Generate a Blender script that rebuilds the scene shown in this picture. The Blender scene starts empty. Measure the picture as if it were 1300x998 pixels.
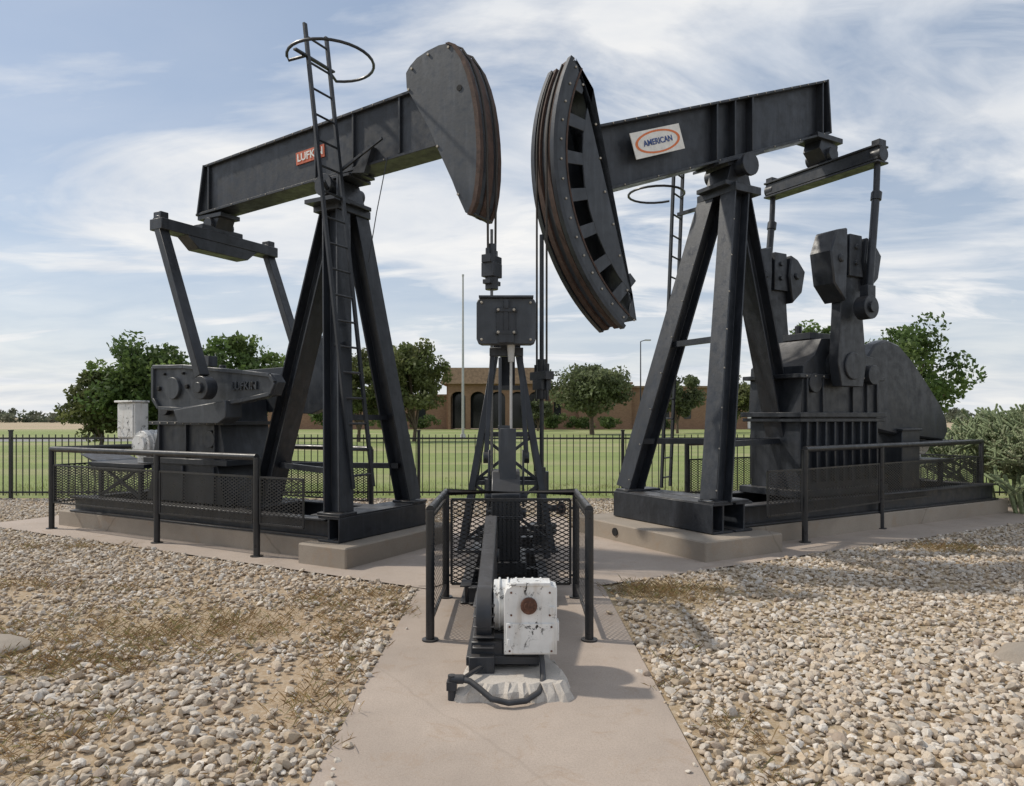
import bpy, bmesh, math, random
import numpy as np
from mathutils import Vector, Matrix, Euler
random.seed(7); rng=np.random.default_rng(11)
scene=bpy.context.scene
COL=scene.collection
scene.view_settings.view_transform='Standard'
scene.view_settings.look='None'
scene.view_settings.exposure=0
R=math.radians

# ------------------------------------------------------------ materials
def newmat(name):
    m=bpy.data.materials.new(name); m.use_nodes=True
    nt=m.node_tree; b=nt.nodes['Principled BSDF']
    return m,nt,b
def N(nt,t,**k):
    n=nt.nodes.new(t)
    for a,v in k.items(): setattr(n,a,v)
    return n
def noise(nt,scale,detail=6,rough=.6,coord='Object',dist=0.0,vscale=None):
    tc=N(nt,'ShaderNodeTexCoord'); n=N(nt,'ShaderNodeTexNoise')
    n.inputs['Scale'].default_value=scale; n.inputs['Detail'].default_value=detail
    n.inputs['Roughness'].default_value=rough; n.inputs['Distortion'].default_value=dist
    if vscale:
        mp=N(nt,'ShaderNodeMapping'); mp.inputs['Scale'].default_value=vscale
        nt.links.new(tc.outputs[coord],mp.inputs['Vector']); nt.links.new(mp.outputs[0],n.inputs['Vector'])
    else: nt.links.new(tc.outputs[coord],n.inputs['Vector'])
    return n.outputs['Fac']
def ramp(nt,fac,stops):
    r=N(nt,'ShaderNodeValToRGB'); cr=r.color_ramp
    while len(cr.elements)<len(stops): cr.elements.new(.5)
    for e,(p,c) in zip(cr.elements,stops):
        e.position=p; e.color=(c,c,c,1) if not hasattr(c,'__len__') else (*c,1)
    nt.links.new(fac,r.inputs['Fac']); return r.outputs['Color']
def mix(nt,fac,a,b,mode='MIX'):
    m=N(nt,'ShaderNodeMix',data_type='RGBA',blend_type=mode)
    for s,v in ((m.inputs['Factor'],fac),(m.inputs[6],a),(m.inputs[7],b)):
        if isinstance(v,bpy.types.NodeSocket): nt.links.new(v,s)
        elif hasattr(v,'__len__'): s.default_value=(*v,1)
        else: s.default_value=v
    return m.outputs[2]
def bump(nt,b,h,strength=.3,dist=.01):
    n=N(nt,'ShaderNodeBump'); n.inputs['Strength'].default_value=strength; n.inputs['Distance'].default_value=dist
    nt.links.new(h,n.inputs['Height']); nt.links.new(n.outputs[0],b.inputs['Normal'])

def paint(name,c1,c2,rough=.42,dust=.35,rust=.6,dustcol=(.14,.12,.10)):
    m,nt,b=newmat(name)
    base=mix(nt,ramp(nt,noise(nt,3.0,8,.65),[(.35,0),(.7,1)]),c1,c2)
    st=ramp(nt,noise(nt,6,6,.6,vscale=(1.5,1.5,.18)),[(.5,0),(.75,.5)])
    base=mix(nt,st,base,tuple(x*1.9+.012 for x in c2))
    g=N(nt,'ShaderNodeNewGeometry'); sx=N(nt,'ShaderNodeSeparateXYZ'); nt.links.new(g.outputs['Normal'],sx.inputs[0])
    up=ramp(nt,sx.outputs['Z'],[(.3,0),(.95,dust)])
    base=mix(nt,up,base,dustcol)
    rs=ramp(nt,noise(nt,38,4,.7),[(.69,0),(.75,1)])
    rs2=ramp(nt,noise(nt,1.7,3,.5),[(.52,0),(.64,1)])
    rm=mix(nt,1.0,rs,rs2,'MULTIPLY'); rm=mix(nt,rust,(0,0,0),rm)
    base=mix(nt,rm,base,(.09,.045,.028))
    nt.links.new(base,b.inputs['Base Color'])
    rr=ramp(nt,noise(nt,9,5,.6),[(.3,rough-.1),(.75,rough+.25)]); nt.links.new(rr,b.inputs['Roughness'])
    bump(nt,b,noise(nt,25,5,.6),.15,.01)
    return m
BLK=paint('black_paint',(.015,.018,.023),(.026,.030,.038),.38)
BLK2=paint('slate_paint',(.032,.038,.047),(.050,.057,.068),.42,.3,.25)
RAIL=paint('rail_paint',(.013,.014,.016),(.024,.025,.028),.33,.3,.6)
def simple(name,c,rough=.6,metal=0,var=.25,sc=8,bs=.2):
    m,nt,b=newmat(name)
    col=mix(nt,ramp(nt,noise(nt,sc,7,.65),[(.3,0),(.72,1)]),tuple(x*(1-var) for x in c),tuple(min(1,x*(1+var)) for x in c))
    nt.links.new(col,b.inputs['Base Color']); b.inputs['Roughness'].default_value=rough; b.inputs['Metallic'].default_value=metal
    bump(nt,b,noise(nt,sc*4,5,.6),bs,.01)
    return m
RUST=simple('rusty_steel',(.062,.036,.027),.75,0,.5,14)
HUBR=simple('hub_rust',(.12,.055,.035),.8,0,.5,30)
BOLT=simple('bare_bolt_steel',(.38,.35,.30),.5,.3,.3,30)
STEEL=simple('dull_steel',(.13,.13,.13),.4,.7,.3,20)
CABLE=simple('wire_rope',(.05,.045,.04),.6,.4,.3,60)
DARK=simple('dark_void',(.008,.008,.009),.8)
JOINT=simple('joint_filler',(.11,.09,.07),.9,0,.3,30)
GLASS=simple('tinted_glass',(.015,.018,.02),.12,0,.2,2,.0)
GALV=simple('galvanised_pole',(.45,.45,.44),.5,.2,.1,6)
REDS=simple('red_sign_paint',(.52,.12,.06),.6,0,.3,16,.05)
WHT=simple('white_lettering',(.74,.73,.70),.5,0,.14,12,.05)
ORG=simple('orange_sign_paint',(.68,.18,.05),.5,0,.15,20,.05)
BLU=simple('blue_sign_paint',(.03,.07,.24),.5,0,.1,20,.05)
def peel():
    m,nt,b=newmat('peeling_white_paint')
    w=mix(nt,ramp(nt,noise(nt,6,7,.6),[(.3,0),(.7,1)]),(.62,.62,.60),(.82,.81,.79))
    sp=ramp(nt,noise(nt,16,8,.76,dist=.7),[(.565,0),(.58,1)])
    sp2=ramp(nt,noise(nt,4.5,3,.5,vscale=(1,1,1.3)),[(.44,0),(.54,1)])
    mk=mix(nt,1.0,sp,sp2,'MULTIPLY')
    w=mix(nt,ramp(nt,noise(nt,9,5,.6,vscale=(1.5,1.5,.25)),[(.52,0),(.72,.45)]),w,(.38,.29,.20))
    c=mix(nt,mk,w,(.03,.027,.026)); nt.links.new(c,b.inputs['Base Color']); b.inputs['Roughness'].default_value=.55
    bump(nt,b,mk,.5,-.003); return m
PEEL=peel()
def concrete(name,c,crack=.35,blotch=.4):
    m,nt,b=newmat(name)
    a=mix(nt,ramp(nt,noise(nt,.9,8,.65),[(.3,0),(.7,1)]),tuple(x*.80 for x in c),tuple(x*1.1 for x in c))
    a=mix(nt,ramp(nt,noise(nt,.35,5,.6,dist=1),[(.50,0),(.66,blotch)]),a,tuple(x*.62 for x in c))
    a=mix(nt,ramp(nt,noise(nt,90,4,.7),[(.45,0),(.7,.5)]),a,tuple(x*.62 for x in c))
    a=mix(nt,ramp(nt,noise(nt,260,2,.5),[(.62,0),(.68,.55)]),a,(.16,.11,.08))
    a=mix(nt,ramp(nt,noise(nt,3.5,8,.75,dist=.8),[(.54,0),(.68,.45)]),a,(.32,.22,.14))
    tc=N(nt,'ShaderNodeTexCoord'); v=N(nt,'ShaderNodeTexVoronoi',feature='DISTANCE_TO_EDGE'); v.inputs['Scale'].default_value=.3
    nn=N(nt,'ShaderNodeTexNoise'); nn.inputs['Scale'].default_value=1.5; nn.inputs['Detail'].default_value=8
    nt.links.new(tc.outputs['Object'],nn.inputs['Vector'])
    mv=mix(nt,.2,tc.outputs['Object'],nn.outputs['Color']); nt.links.new(mv,v.inputs['Vector'])
    cr=ramp(nt,v.outputs['Distance'],[(0,crack),(.0018,0)])
    a=mix(nt,cr,a,(.14,.11,.08))
    nt.links.new(a,b.inputs['Base Color']); b.inputs['Roughness'].default_value=.85
    bump(nt,b,noise(nt,60,6,.7),.4,.006); return m
CONC=concrete('path_concrete',(.46,.38,.315),.15)
CONC2=concrete('pad_concrete',(.37,.315,.255),.5,.6)
def attrmat(name,rough=.8,bs=.3,bsc=60):
    m,nt,b=newmat(name)
    at=N(nt,'ShaderNodeAttribute',attribute_name='col')
    c=mix(nt,ramp(nt,noise(nt,bsc,5,.7),[(.40,0),(.7,.40)]),at.outputs['Color'],(.30,.205,.125))
    nt.links.new(c,b.inputs['Base Color']); bump(nt,b,noise(nt,bsc*1.5,5,.75),bs,.004)
    b.inputs['Roughness'].default_value=rough
    return m
STONE=attrmat('gravel_stone',.9,.6,70)
def leafmat(name):
    m,nt,b=newmat(name); at=N(nt,'ShaderNodeAttribute',attribute_name='col')
    nt.links.new(at.outputs['Color'],b.inputs['Base Color']); b.inputs['Roughness'].default_value=.6
    b.inputs['Specular IOR Level'].default_value=.25
    tr=N(nt,'ShaderNodeBsdfTranslucent'); nt.links.new(at.outputs['Color'],tr.inputs['Color'])
    ms=N(nt,'ShaderNodeMixShader'); ms.inputs[0].default_value=.4
    nt.links.new(b.outputs[0],ms.inputs[1]); nt.links.new(tr.outputs[0],ms.inputs[2])
    nt.links.new(ms.outputs[0],nt.nodes['Material Output'].inputs['Surface']); return m
LEAF=leafmat('leaf'); BARK=simple('bark',(.12,.09,.065),.9,0,.4,10,.5)
DRY=leafmat('dry_grass')

# ------------------------------------------------------------ mesh builder
class M:
    def __init__(s): s.v=[]; s.f=[]; s.mi=0; s.m=[]
    def add(s,vs,fs):
        o=len(s.v); s.v+= [tuple(x) for x in vs]; s.f+=[tuple(i+o for i in f) for f in fs]; s.m+=[s.mi]*len(fs); return s
    def box(s,c,d,rot=None):
        vs=[Vector((x*d[0]/2,y*d[1]/2,z*d[2]/2)) for x in(-1,1) for y in(-1,1) for z in(-1,1)]
        if rot: 
            e=Euler(rot).to_matrix(); vs=[e@v for v in vs]
        vs=[v+Vector(c) for v in vs]
        return s.add(vs,[(0,1,3,2),(4,6,7,5),(0,4,5,1),(2,3,7,6),(0,2,6,4),(1,5,7,3)])
    def frame(s,p,q,up):
        p=Vector(p);q=Vector(q);d=(q-p).normalized();u=Vector(up)
        if abs(d.dot(u))>.98: u=Vector((1,0,0))
        a=d.cross(u).normalized(); b=a.cross(d).normalized(); return p,q,a,b
    def sect(s,p,q,poly,up=(0,0,1),poly2=None):
        p,q,a,b=s.frame(p,q,up); poly2=poly2 or poly; n=len(poly)
        vs=[p+a*x+b*y for x,y in poly]+[q+a*x+b*y for x,y in poly2]
        fs=[(i,(i+1)%n,n+(i+1)%n,n+i) for i in range(n)]+[tuple(range(n))[::-1],tuple(range(n,2*n))]
        return s.add(vs,fs)
    def bar(s,p,q,w,h,up=(0,0,1),w2=None,h2=None):
        w2=w2 or w;h2=h2 or h
        f=lambda w,h:[(-w/2,-h/2),(w/2,-h/2),(w/2,h/2),(-w/2,h/2)]
        return s.sect(p,q,f(w,h),up,f(w2,h2))
    def ibeam(s,p,q,w,h,tf=.03,tw=.025,up=(0,0,1)):
        W,H,t=w/2,h/2,tw/2
        poly=[(-W,-H),(W,-H),(W,-H+tf),(t,-H+tf),(t,H-tf),(W,H-tf),(W,H),(-W,H),(-W,H-tf),(-t,H-tf),(-t,-H+tf),(-W,-H+tf)]
        return s.sect(p,q,poly,up)
    def cyl(s,p,q,r,r2=None,n=16):
        r2=r if r2 is None else r2
        c=[(math.cos(2*math.pi*i/n),math.sin(2*math.pi*i/n)) for i in range(n)]
        return s.sect(p,q,[(x*r,y*r) for x,y in c],(0,0,1),[(x*r2,y*r2) for x,y in c])
    def prism(s,poly,y0,y1):
        n=len(poly)
        vs=[(x,y0,z) for x,z in poly]+[(x,y1,z) for x,z in poly]
        return s.add(vs,[(i,(i+1)%n,n+(i+1)%n,n+i) for i in range(n)]+[tuple(range(n))[::-1],tuple(range(n,2*n))])
    def band(s,cs,cz,r0,r1,a0,a1,y0,y1,n=28):
        vs=[];fs=[]
        for i in range(n+1):
            a=R(a0+(a1-a0)*i/n);c,z=math.cos(a),math.sin(a)
            vs+=[(cs+r0*c,y0,cz+r0*z),(cs+r1*c,y0,cz+r1*z),(cs+r1*c,y1,cz+r1*z),(cs+r0*c,y1,cz+r0*z)]
        for i in range(n):
            o=4*i
            for k in range(4): fs.append((o+k,o+(k+1)%4,o+4+(k+1)%4,o+4+k))
        fs+=[(0,1,2,3),(4*n+3,4*n+2,4*n+1,4*n)]
        return s.add(vs,fs)
    def tube(s,pts,r,n=8):
        pts=[Vector(p) for p in pts]; L=len(pts); vs=[];fs=[]
        pa=None
        for i,p in enumerate(pts):
            d=(pts[min(i+1,L-1)]-pts[max(i-1,0)]).normalized()
            if pa is None:
                u=Vector((0,0,1)) if abs(d.z)<.95 else Vector((1,0,0)); a=d.cross(u).normalized()
            else: a=(pa-d*pa.dot(d)).normalized()
            pa=a; b=d.cross(a)
            for k in range(n):
                t=2*math.pi*k/n; vs.append(p+(a*math.cos(t)+b*math.sin(t))*r)
        for i in range(L-1):
            for k in range(n): fs.append((i*n+k,i*n+(k+1)%n,(i+1)*n+(k+1)%n,(i+1)*n+k))
        fs+=[tuple(range(n))[::-1],tuple(range((L-1)*n,L*n))]
        return s.add(vs,fs)
    def obj(s,name,mat,parent=None,bevel=0,label=None,sm=True):
        me=bpy.data.meshes.new(name); me.from_pydata(s.v,[],s.f)
        mats=mat if isinstance(mat,(list,tuple)) else [mat]
        for x in mats: me.materials.append(x)
        if len(mats)>1: me.polygons.foreach_set('material_index',s.m)
        bm=bmesh.new(); bm.from_mesh(me); bmesh.ops.recalc_face_normals(bm,faces=bm.faces); bm.to_mesh(me); bm.free()
        if sm: me.shade_smooth(); me.set_sharp_from_angle(angle=R(32))
        o=bpy.data.objects.new(name,me); COL.objects.link(o)
        if parent: o.parent=parent
        if label: o['label']=label
        if bevel:
            b=o.modifiers.new('bevel','BEVEL'); b.width=bevel; b.segments=1; b.limit_method='ANGLE'; b.angle_limit=R(40)
        return o
def empty(name,loc,rz,label,cat,group=None):
    e=bpy.data.objects.new(name,None); e.empty_display_size=.2; COL.objects.link(e)
    e.location=loc; e.rotation_euler=(0,0,rz); e['label']=label; e['category']=cat
    if group: e['group']=group
    return e
def text(body,size,loc,rot,mat,parent,name='lettering',ext=.002,align='CENTER',sx=1.0):
    cu=bpy.data.curves.new('t','FONT'); cu.body=body; cu.size=size; cu.align_x=align; cu.align_y='CENTER'; cu.extrude=ext; cu.offset=size*.022
    t=bpy.data.objects.new('t',cu); COL.objects.link(t)
    bpy.context.view_layer.update()
    me=bpy.data.meshes.new_from_object(t.evaluated_get(bpy.context.evaluated_depsgraph_get()))
    bpy.data.objects.remove(t)
    o=bpy.data.objects.new(name,me); COL.objects.link(o); me.materials.clear(); me.materials.append(mat)
    o.parent=parent; o.location=loc; o.rotation_euler=rot; o.scale=(sx,1,1); return o
def meshgrid(m,P,Q,z0,z1,pitch=.040,w=.010,slope=.5):
    P=Vector(P);Q=Vector(Q);L=(Q-P).length;d=(Q-P)/L;H=z1-z0
    for sg in(1,-1):
        c=-slope*L if sg>0 else 0; end=H if sg>0 else H+slope*L
        while c<end:
            if sg>0: xa=max(0,-c/slope); xb=min(L,(H-c)/slope)
            else: xa=max(0,(c-H)/slope); xb=min(L,c/slope)
            if xb-xa>.004:
                za=sg*slope*xa+c; zb=sg*slope*xb+c
                A=P+d*xa; B=P+d*xb; k=w/2*1.118
                m.add([(A.x,A.y,z0+za-k),(B.x,B.y,z0+zb-k),(B.x,B.y,z0+zb+k),(A.x,A.y,z0+za+k)],[(0,1,2,3)])
            c+=pitch

# ------------------------------------------------------------ camera
cam=bpy.data.cameras.new('camera'); co=bpy.data.objects.new('camera',cam); COL.objects.link(co)
co.location=(0,0,1.7); co.rotation_euler=(R(90),0,0); cam.sensor_width=36; cam.lens=36*900/1300; cam.shift_y=31/1300
cam.clip_end=5000; scene.camera=co

# ------------------------------------------------------------ light
S=Vector((-.80,.20,.86)).normalized()
el=math.asin(S.z); az=math.atan2(S.x,S.y)
sl=bpy.data.lights.new('sun','SUN'); sl.energy=2.9; sl.angle=R(2.2); sl.color=(1,.93,.82)
so=bpy.data.objects.new('sun',sl); COL.objects.link(so); so.rotation_euler=S.to_track_quat('Z','Y').to_euler()
w=bpy.data.worlds.new('World'); scene.world=w; w.use_nodes=True; nt=w.node_tree
bg=nt.nodes['Background']; sky=N(nt,'ShaderNodeTexSky',sky_type='NISHITA'); sky.sun_disc=False
sky.sun_elevation=el; sky.sun_rotation=az; sky.air_density=1.0; sky.dust_density=1.2; sky.ozone_density=1.5
bg.inputs['Strength'].default_value=.135
tc=N(nt,'ShaderNodeTexCoord'); sx=N(nt,'ShaderNodeSeparateXYZ'); nt.links.new(tc.outputs['Generated'],sx.inputs[0])
def mth(op,a,b=None):
    n=N(nt,'ShaderNodeMath',operation=op)
    for s_,v in zip(n.inputs,(a,b)):
        if v is None: continue
        if isinstance(v,bpy.types.NodeSocket): nt.links.new(v,s_)
        else: s_.default_value=v
    return n.outputs[0]
zc=mth('ADD',mth('MAXIMUM',sx.outputs['Z'],0.0),.16)
cx=N(nt,'ShaderNodeCombineXYZ'); nt.links.new(mth('DIVIDE',sx.outputs['X'],zc),cx.inputs[0]); nt.links.new(mth('DIVIDE',sx.outputs['Y'],zc),cx.inputs[1])
def cn(scale,rot,sc,loc,det=9,rg=.6,dist=.5):
    mp=N(nt,'ShaderNodeMapping'); mp.inputs['Rotation'].default_value=(0,0,R(rot)); mp.inputs['Scale'].default_value=sc; mp.inputs['Location'].default_value=loc
    nt.links.new(cx.outputs[0],mp.inputs[0]); n=N(nt,'ShaderNodeTexNoise'); n.inputs['Scale'].default_value=scale; n.inputs['Detail'].default_value=det
    n.inputs['Roughness'].default_value=rg; n.inputs['Distortion'].default_value=dist; nt.links.new(mp.outputs[0],n.inputs['Vector']); return n.outputs['Fac']
big=ramp(nt,cn(.55,20,(1,1,1),(3.1,1.7,0),4,.5,.3),[(.38,0),(.56,1)])
wisp=ramp(nt,cn(1.1,-35,(1,2.2,1),(1.3,.4,2),11,.60,.9),[(.39,0),(.61,1)])
soft=ramp(nt,cn(.8,-20,(1,1.8,1),(7.3,2.4,5),10,.55,.6),[(.43,0),(.58,1)])
cm=mth('MULTIPLY',wisp,mth('ADD',mth('MULTIPLY',big,.8),.25))
cm=mth('MAXIMUM',cm,mth('MULTIPLY',soft,.92))
ex=mth('MULTIPLY',ramp(nt,mth('ADD',sx.outputs['X'],.35),[(.25,0),(.75,.65)]),wisp)
cm=mth('MAXIMUM',cm,ex)
hz=ramp(nt,sx.outputs['Z'],[(0,.95),(.08,.60),(.22,.26),(.5,.12)])
cm=mth('MAXIMUM',cm,hz); cm=mth('MINIMUM',cm,.97)
skc=mix(nt,.5,sky.outputs[0],(2.3,3.0,4.0))
ccol=mix(nt,ramp(nt,cn(2.0,10,(1,1.6,1),(4,4,4),7,.55,.4),[(.35,0),(.65,1)]),(5.3,5.6,6.05),(7.0,6.95,6.85))
fc=mix(nt,cm,skc,ccol); nt.links.new(fc,bg.inputs['Color'])

# ------------------------------------------------------------ ground
def sheet(name,poly,z,mat,kind='structure',thick=None,parent=None):
    m=M()
    if thick:
        n=len(poly); m.add([(x,y,z) for x,y in poly]+[(x,y,z-thick) for x,y in poly],[tuple(range(n)),tuple(range(n,2*n))[::-1]]+[(i,(i+1)%n,n+(i+1)%n,n+i) for i in range(n)])
        o=m.obj(name,mat,parent,bevel=.015,sm=False)
    else:
        m.add([(x,y,z) for x,y in poly],[tuple(range(len(poly)))]); o=m.obj(name,mat,parent,sm=False)
        if o.data.polygons[0].normal.z<0: o.data.flip_normals()
    o['kind']=kind; return o
g,nt,b=newmat('sandy_soil')
c=mix(nt,ramp(nt,noise(nt,.7,9,.7),[(.3,0),(.7,1)]),(.33,.225,.13),(.45,.34,.225))
c=mix(nt,ramp(nt,noise(nt,.05,5,.6),[(.4,0),(.6,.8)]),c,(.28,.26,.13))
c=mix(nt,ramp(nt,noise(nt,22,6,.75),[(.45,0),(.62,.75)]),c,(.52,.43,.32))
nt.links.new(c,b.inputs['Base Color']); b.inputs['Roughness'].default_value=.95; bump(nt,b,noise(nt,30,6,.7),.6,.02)
SOIL=g
sheet('ground',[(-2500,-60),(2500,-60),(2500,3000),(-2500,3000)],0,SOIL)
g,nt,b=newmat('lawn_grass')
c=mix(nt,ramp(nt,noise(nt,.35,8,.65),[(.32,0),(.68,1)]),(.135,.19,.045),(.235,.28,.08))
c=mix(nt,ramp(nt,noise(nt,14,6,.8,vscale=(1,.5,1)),[(.4,0),(.7,.6)]),c,(.30,.32,.12))
c=mix(nt,ramp(nt,noise(nt,.12,4,.6,vscale=(.4,1.5,1)),[(.48,0),(.62,.7)]),c,(.34,.31,.16))
nt.links.new(c,b.inputs['Base Color']); b.inputs['Roughness'].default_value=.9; bump(nt,b,noise(nt,40,6,.8),.6,.03)
LAWN=g
sheet('lawn',[(-140,14.9),(140,14.9),(140,99),(-140,99)],.006,LAWN)
sheet('road',[(-140,44),(-26,50),(-26,56),(-140,52)],.012,simple('road_asphalt',(.25,.24,.23),.9,0,.15,2))
sheet('parking_lot',[(24,45),(140,42),(140,62),(24,62)],.012,simple('lot_asphalt',(.24,.23,.22),.9,0,.15,2))

LA=R(-29); LO=(-2.2,9.2); RA=R(210); RO=(3.09,10.12)
def W(o,a,s,t): return (o[0]+s*math.cos(a)-t*math.sin(a), o[1]+s*math.sin(a)+t*math.cos(a))
sheet('path',[(-.93,.5),(.91,.5),(.91,12),(-.93,12)],.012,CONC)
sheet('pavement',[W(LO,LA,s,t) for s,t in((-6.3,-1.3),(2.3,-1.3),(2.3,1.9),(-6.3,1.9))],.020,CONC)
sheet('pavement',[W(RO,RA,s,t) for s,t in((-7.2,1.5),(3.4,1.5),(3.4,-1.7),(-7.2,-1.7))],.016,CONC)
sheet('path_joint',[(-.93,7.05),(.91,7.05),(.91,7.062),(-.93,7.062)],.0245,JOINT)
sheet('concrete_pad',[W(LO,LA,s,t) for s,t in((-5.2,-.72),(.25,-.72),(.25,-1.02),(.98,-1.02),(.98,1.12),(-5.2,1.12))],.25,CONC2,thick=.26)
sheet('concrete_pad',[W(RO,RA,s,t) for s,t in((-6.2,.72),(.35,.72),(.35,1.22),(1.68,1.22),(1.68,-1.4),(-6.2,-1.4))],.25,CONC2,thick=.26)
for (o,a,s,t) in((LO,LA,.985,.55),(RO,RA,1.685,-.45)):
    x,y=W(o,a,s,t); d=Vector((math.cos(a),math.sin(a),0))
    m=M(); p=Vector((x,y,.14)); m.tube([p-d*.05,p+d*.012],.055,16); h=m.obj('drain_pipe',DARK); h['kind']='structure'

# ------------------------------------------------------------ gravel
def ico(sub):
    bm=bmesh.new(); bmesh.ops.create_icosphere(bm,subdivisions=sub,radius=1); v=np.array([x.co[:] for x in bm.verts]); f=np.array([[q.index for q in p.verts] for p in bm.faces]); bm.free(); return v,f
def conc_mask(X,Y):
    m=(np.abs(X)<.935)&(Y<12)
    ls=(X-LO[0])*math.cos(LA)+(Y-LO[1])*math.sin(LA); lt=-(X-LO[0])*math.sin(LA)+(Y-LO[1])*math.cos(LA)
    m|=(ls>-6.3)&(ls<2.3)&(lt>-1.30)&(lt<1.9)
    rs=(X-RO[0])*math.cos(RA)+(Y-RO[1])*math.sin(RA); rt=-(X-RO[0])*math.sin(RA)+(Y-RO[1])*math.cos(RA)
    m|=(rs>-7.2)&(rs<3.4)&(rt>-1.7)&(rt<1.50)
    return m
def lownoise(X,Y,seed):
    r=np.random.default_rng(seed); o=np.zeros_like(X)
    for i in range(14):
        k=r.uniform(.8,6); a=r.uniform(0,6.28); o+=np.sin(k*(X*np.cos(a)+Y*np.sin(a))+r.uniform(0,6.28))/14**.5
    return o
def patch(X,Y):
    p=np.zeros_like(X)
    for x,y,rx,ry,s in((-2.4,5.6,1.8,.85,.93),(-3.6,5.0,1.7,.65,.85),(-1.35,4.6,.5,1.1,.65),(1.35,6.9,.7,.5,.85),(-1.5,6.6,.7,.4,.7),(5.6,9.1,.6,.4,.6),(1.3,4.0,.4,.9,.45),(-2.6,3.7,1.6,.6,.6),(-5,7.0,1.5,.4,.5)):
        p=np.maximum(p,s*np.exp(-((X-x)/rx)**2-((Y-y)/ry)**2))
    return p
def gravel(name,x0,x1,y0,y1,dens,sub,smin,smax,zl,label,stray=0):
    n=int((x1-x0)*(y1-y0)*dens); X=rng.uniform(x0,x1,n); Y=rng.uniform(y0,y1,n)
    k=~conc_mask(X,Y)
    if stray: k|=(rng.uniform(0,1,n)<stray)&(np.abs(np.abs(X)-.88)<.05)&(Y<7)
    vis=np.abs(X)<(Y*.74+1.2); k&=vis
    keep=rng.uniform(0,1,n)>np.clip(.04+patch(X,Y)*1.1+.16*lownoise(X,Y,3),0,.95); k&=keep
    X=X[k];Y=Y[k];n=len(X)
    v,f=ico(sub); nv=len(v)
    sc=smin+(smax-smin)*rng.beta(1.35,3.1,n)
    a=rng.uniform(0,6.28,n); b_=rng.uniform(-.6,.6,n)
    dims=np.stack([sc*rng.uniform(.8,1.4,n),sc*rng.uniform(.6,1.05,n),sc*rng.uniform(.45,.85,n)],1)
    V=20; var=[]
    for i in range(V):
        rr=np.random.default_rng(100+i); q=v.copy()
        for j in range(10):
            d=rr.normal(size=3); d/=np.linalg.norm(d); h=rr.uniform(.48,.8); dt=q@d; q-=np.outer(np.maximum(dt-h,0),d)
        q*=1.12*(1+rr.uniform(-.05,.05,(nv,1))); var.append(q)
    var=np.array(var)[rng.integers(0,V,n)]
    P=var*dims[:,None,:]
    ca,sa=np.cos(a)[:,None],np.sin(a)[:,None]; cb,sb=np.cos(b_)[:,None],np.sin(b_)[:,None]
    x=P[:,:,0];y=P[:,:,1];z=P[:,:,2]
    x,z=x*cb-z*sb,x*sb+z*cb; x,y=x*ca-y*sa,x*sa+y*ca
    z0=dims[:,2]*.45+rng.uniform(0,zl,n)
    P=np.stack([x+X[:,None],y+Y[:,None],z+z0[:,None]],2).reshape(-1,3)
    F=(f[None]+(np.arange(n)*nv)[:,None,None]).reshape(-1,3)
    me=bpy.data.meshes.new(name); me.vertices.add(len(P)); me.vertices.foreach_set('co',P.ravel().astype(np.float32))
    nf=len(F); me.loops.add(nf*3); me.loops.foreach_set('vertex_index',F.ravel().astype(np.int32))
    me.polygons.add(nf); me.polygons.foreach_set('loop_start',np.arange(0,nf*3,3,dtype=np.int32)); me.update()
    me.shade_flat()
    pal=np.array([(.60,.515,.41),(.645,.58,.495),(.51,.42,.32),(.54,.435,.315),(.70,.65,.58),(.37,.30,.24),(.58,.505,.42)])
    c=pal[rng.choice(len(pal),n,p=[.26,.19,.14,.13,.12,.05,.11])]*rng.uniform(.76,1.10,(n,1))
    c=np.repeat(np.concatenate([c,np.ones((n,1))],1),nv,0)
    at=me.color_attributes.new('col','FLOAT_COLOR','POINT'); at.data.foreach_set('color',c.ravel().astype(np.float32))
    me.materials.append(STONE); o=bpy.data.objects.new(name,me); COL.objects.link(o); o['kind']='stuff'; o['label']=label; o['category']='gravel'
    return o
gravel('gravel',-5.2,5.2,2.6,5.4,980,2,.010,.047,.016,'pale tan loose gravel stones on sandy soil',.04)
gravel('gravel',-13,13,5.4,14.6,540,1,.012,.047,.016,'pale tan loose gravel around the concrete pads',.02)
def boulder(x,y,r,h,seed):
    v,f=ico(3); rr=np.random.default_rng(seed); q=v.copy()
    for j in range(14):
        d=rr.normal(size=3); d/=np.linalg.norm(d); hh=rr.uniform(.6,.85); dt=q@d; q-=np.outer(np.maximum(dt-hh,0),d)
    q=q*np.array([r,r*.7,h]); m=M(); m.add([tuple(p) for p in q],[tuple(t) for t in f]); o=m.obj('flat_rock',CONC2,sm=True); o.location=(x,y,h*.35); o['label']='flat tan rock half buried in the gravel'; o['category']='rock'; o['group']='flat rocks in the gravel'
boulder(-3.8,5.2,.30,.08,1); boulder(3.6,4.95,.28,.09,2)

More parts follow.
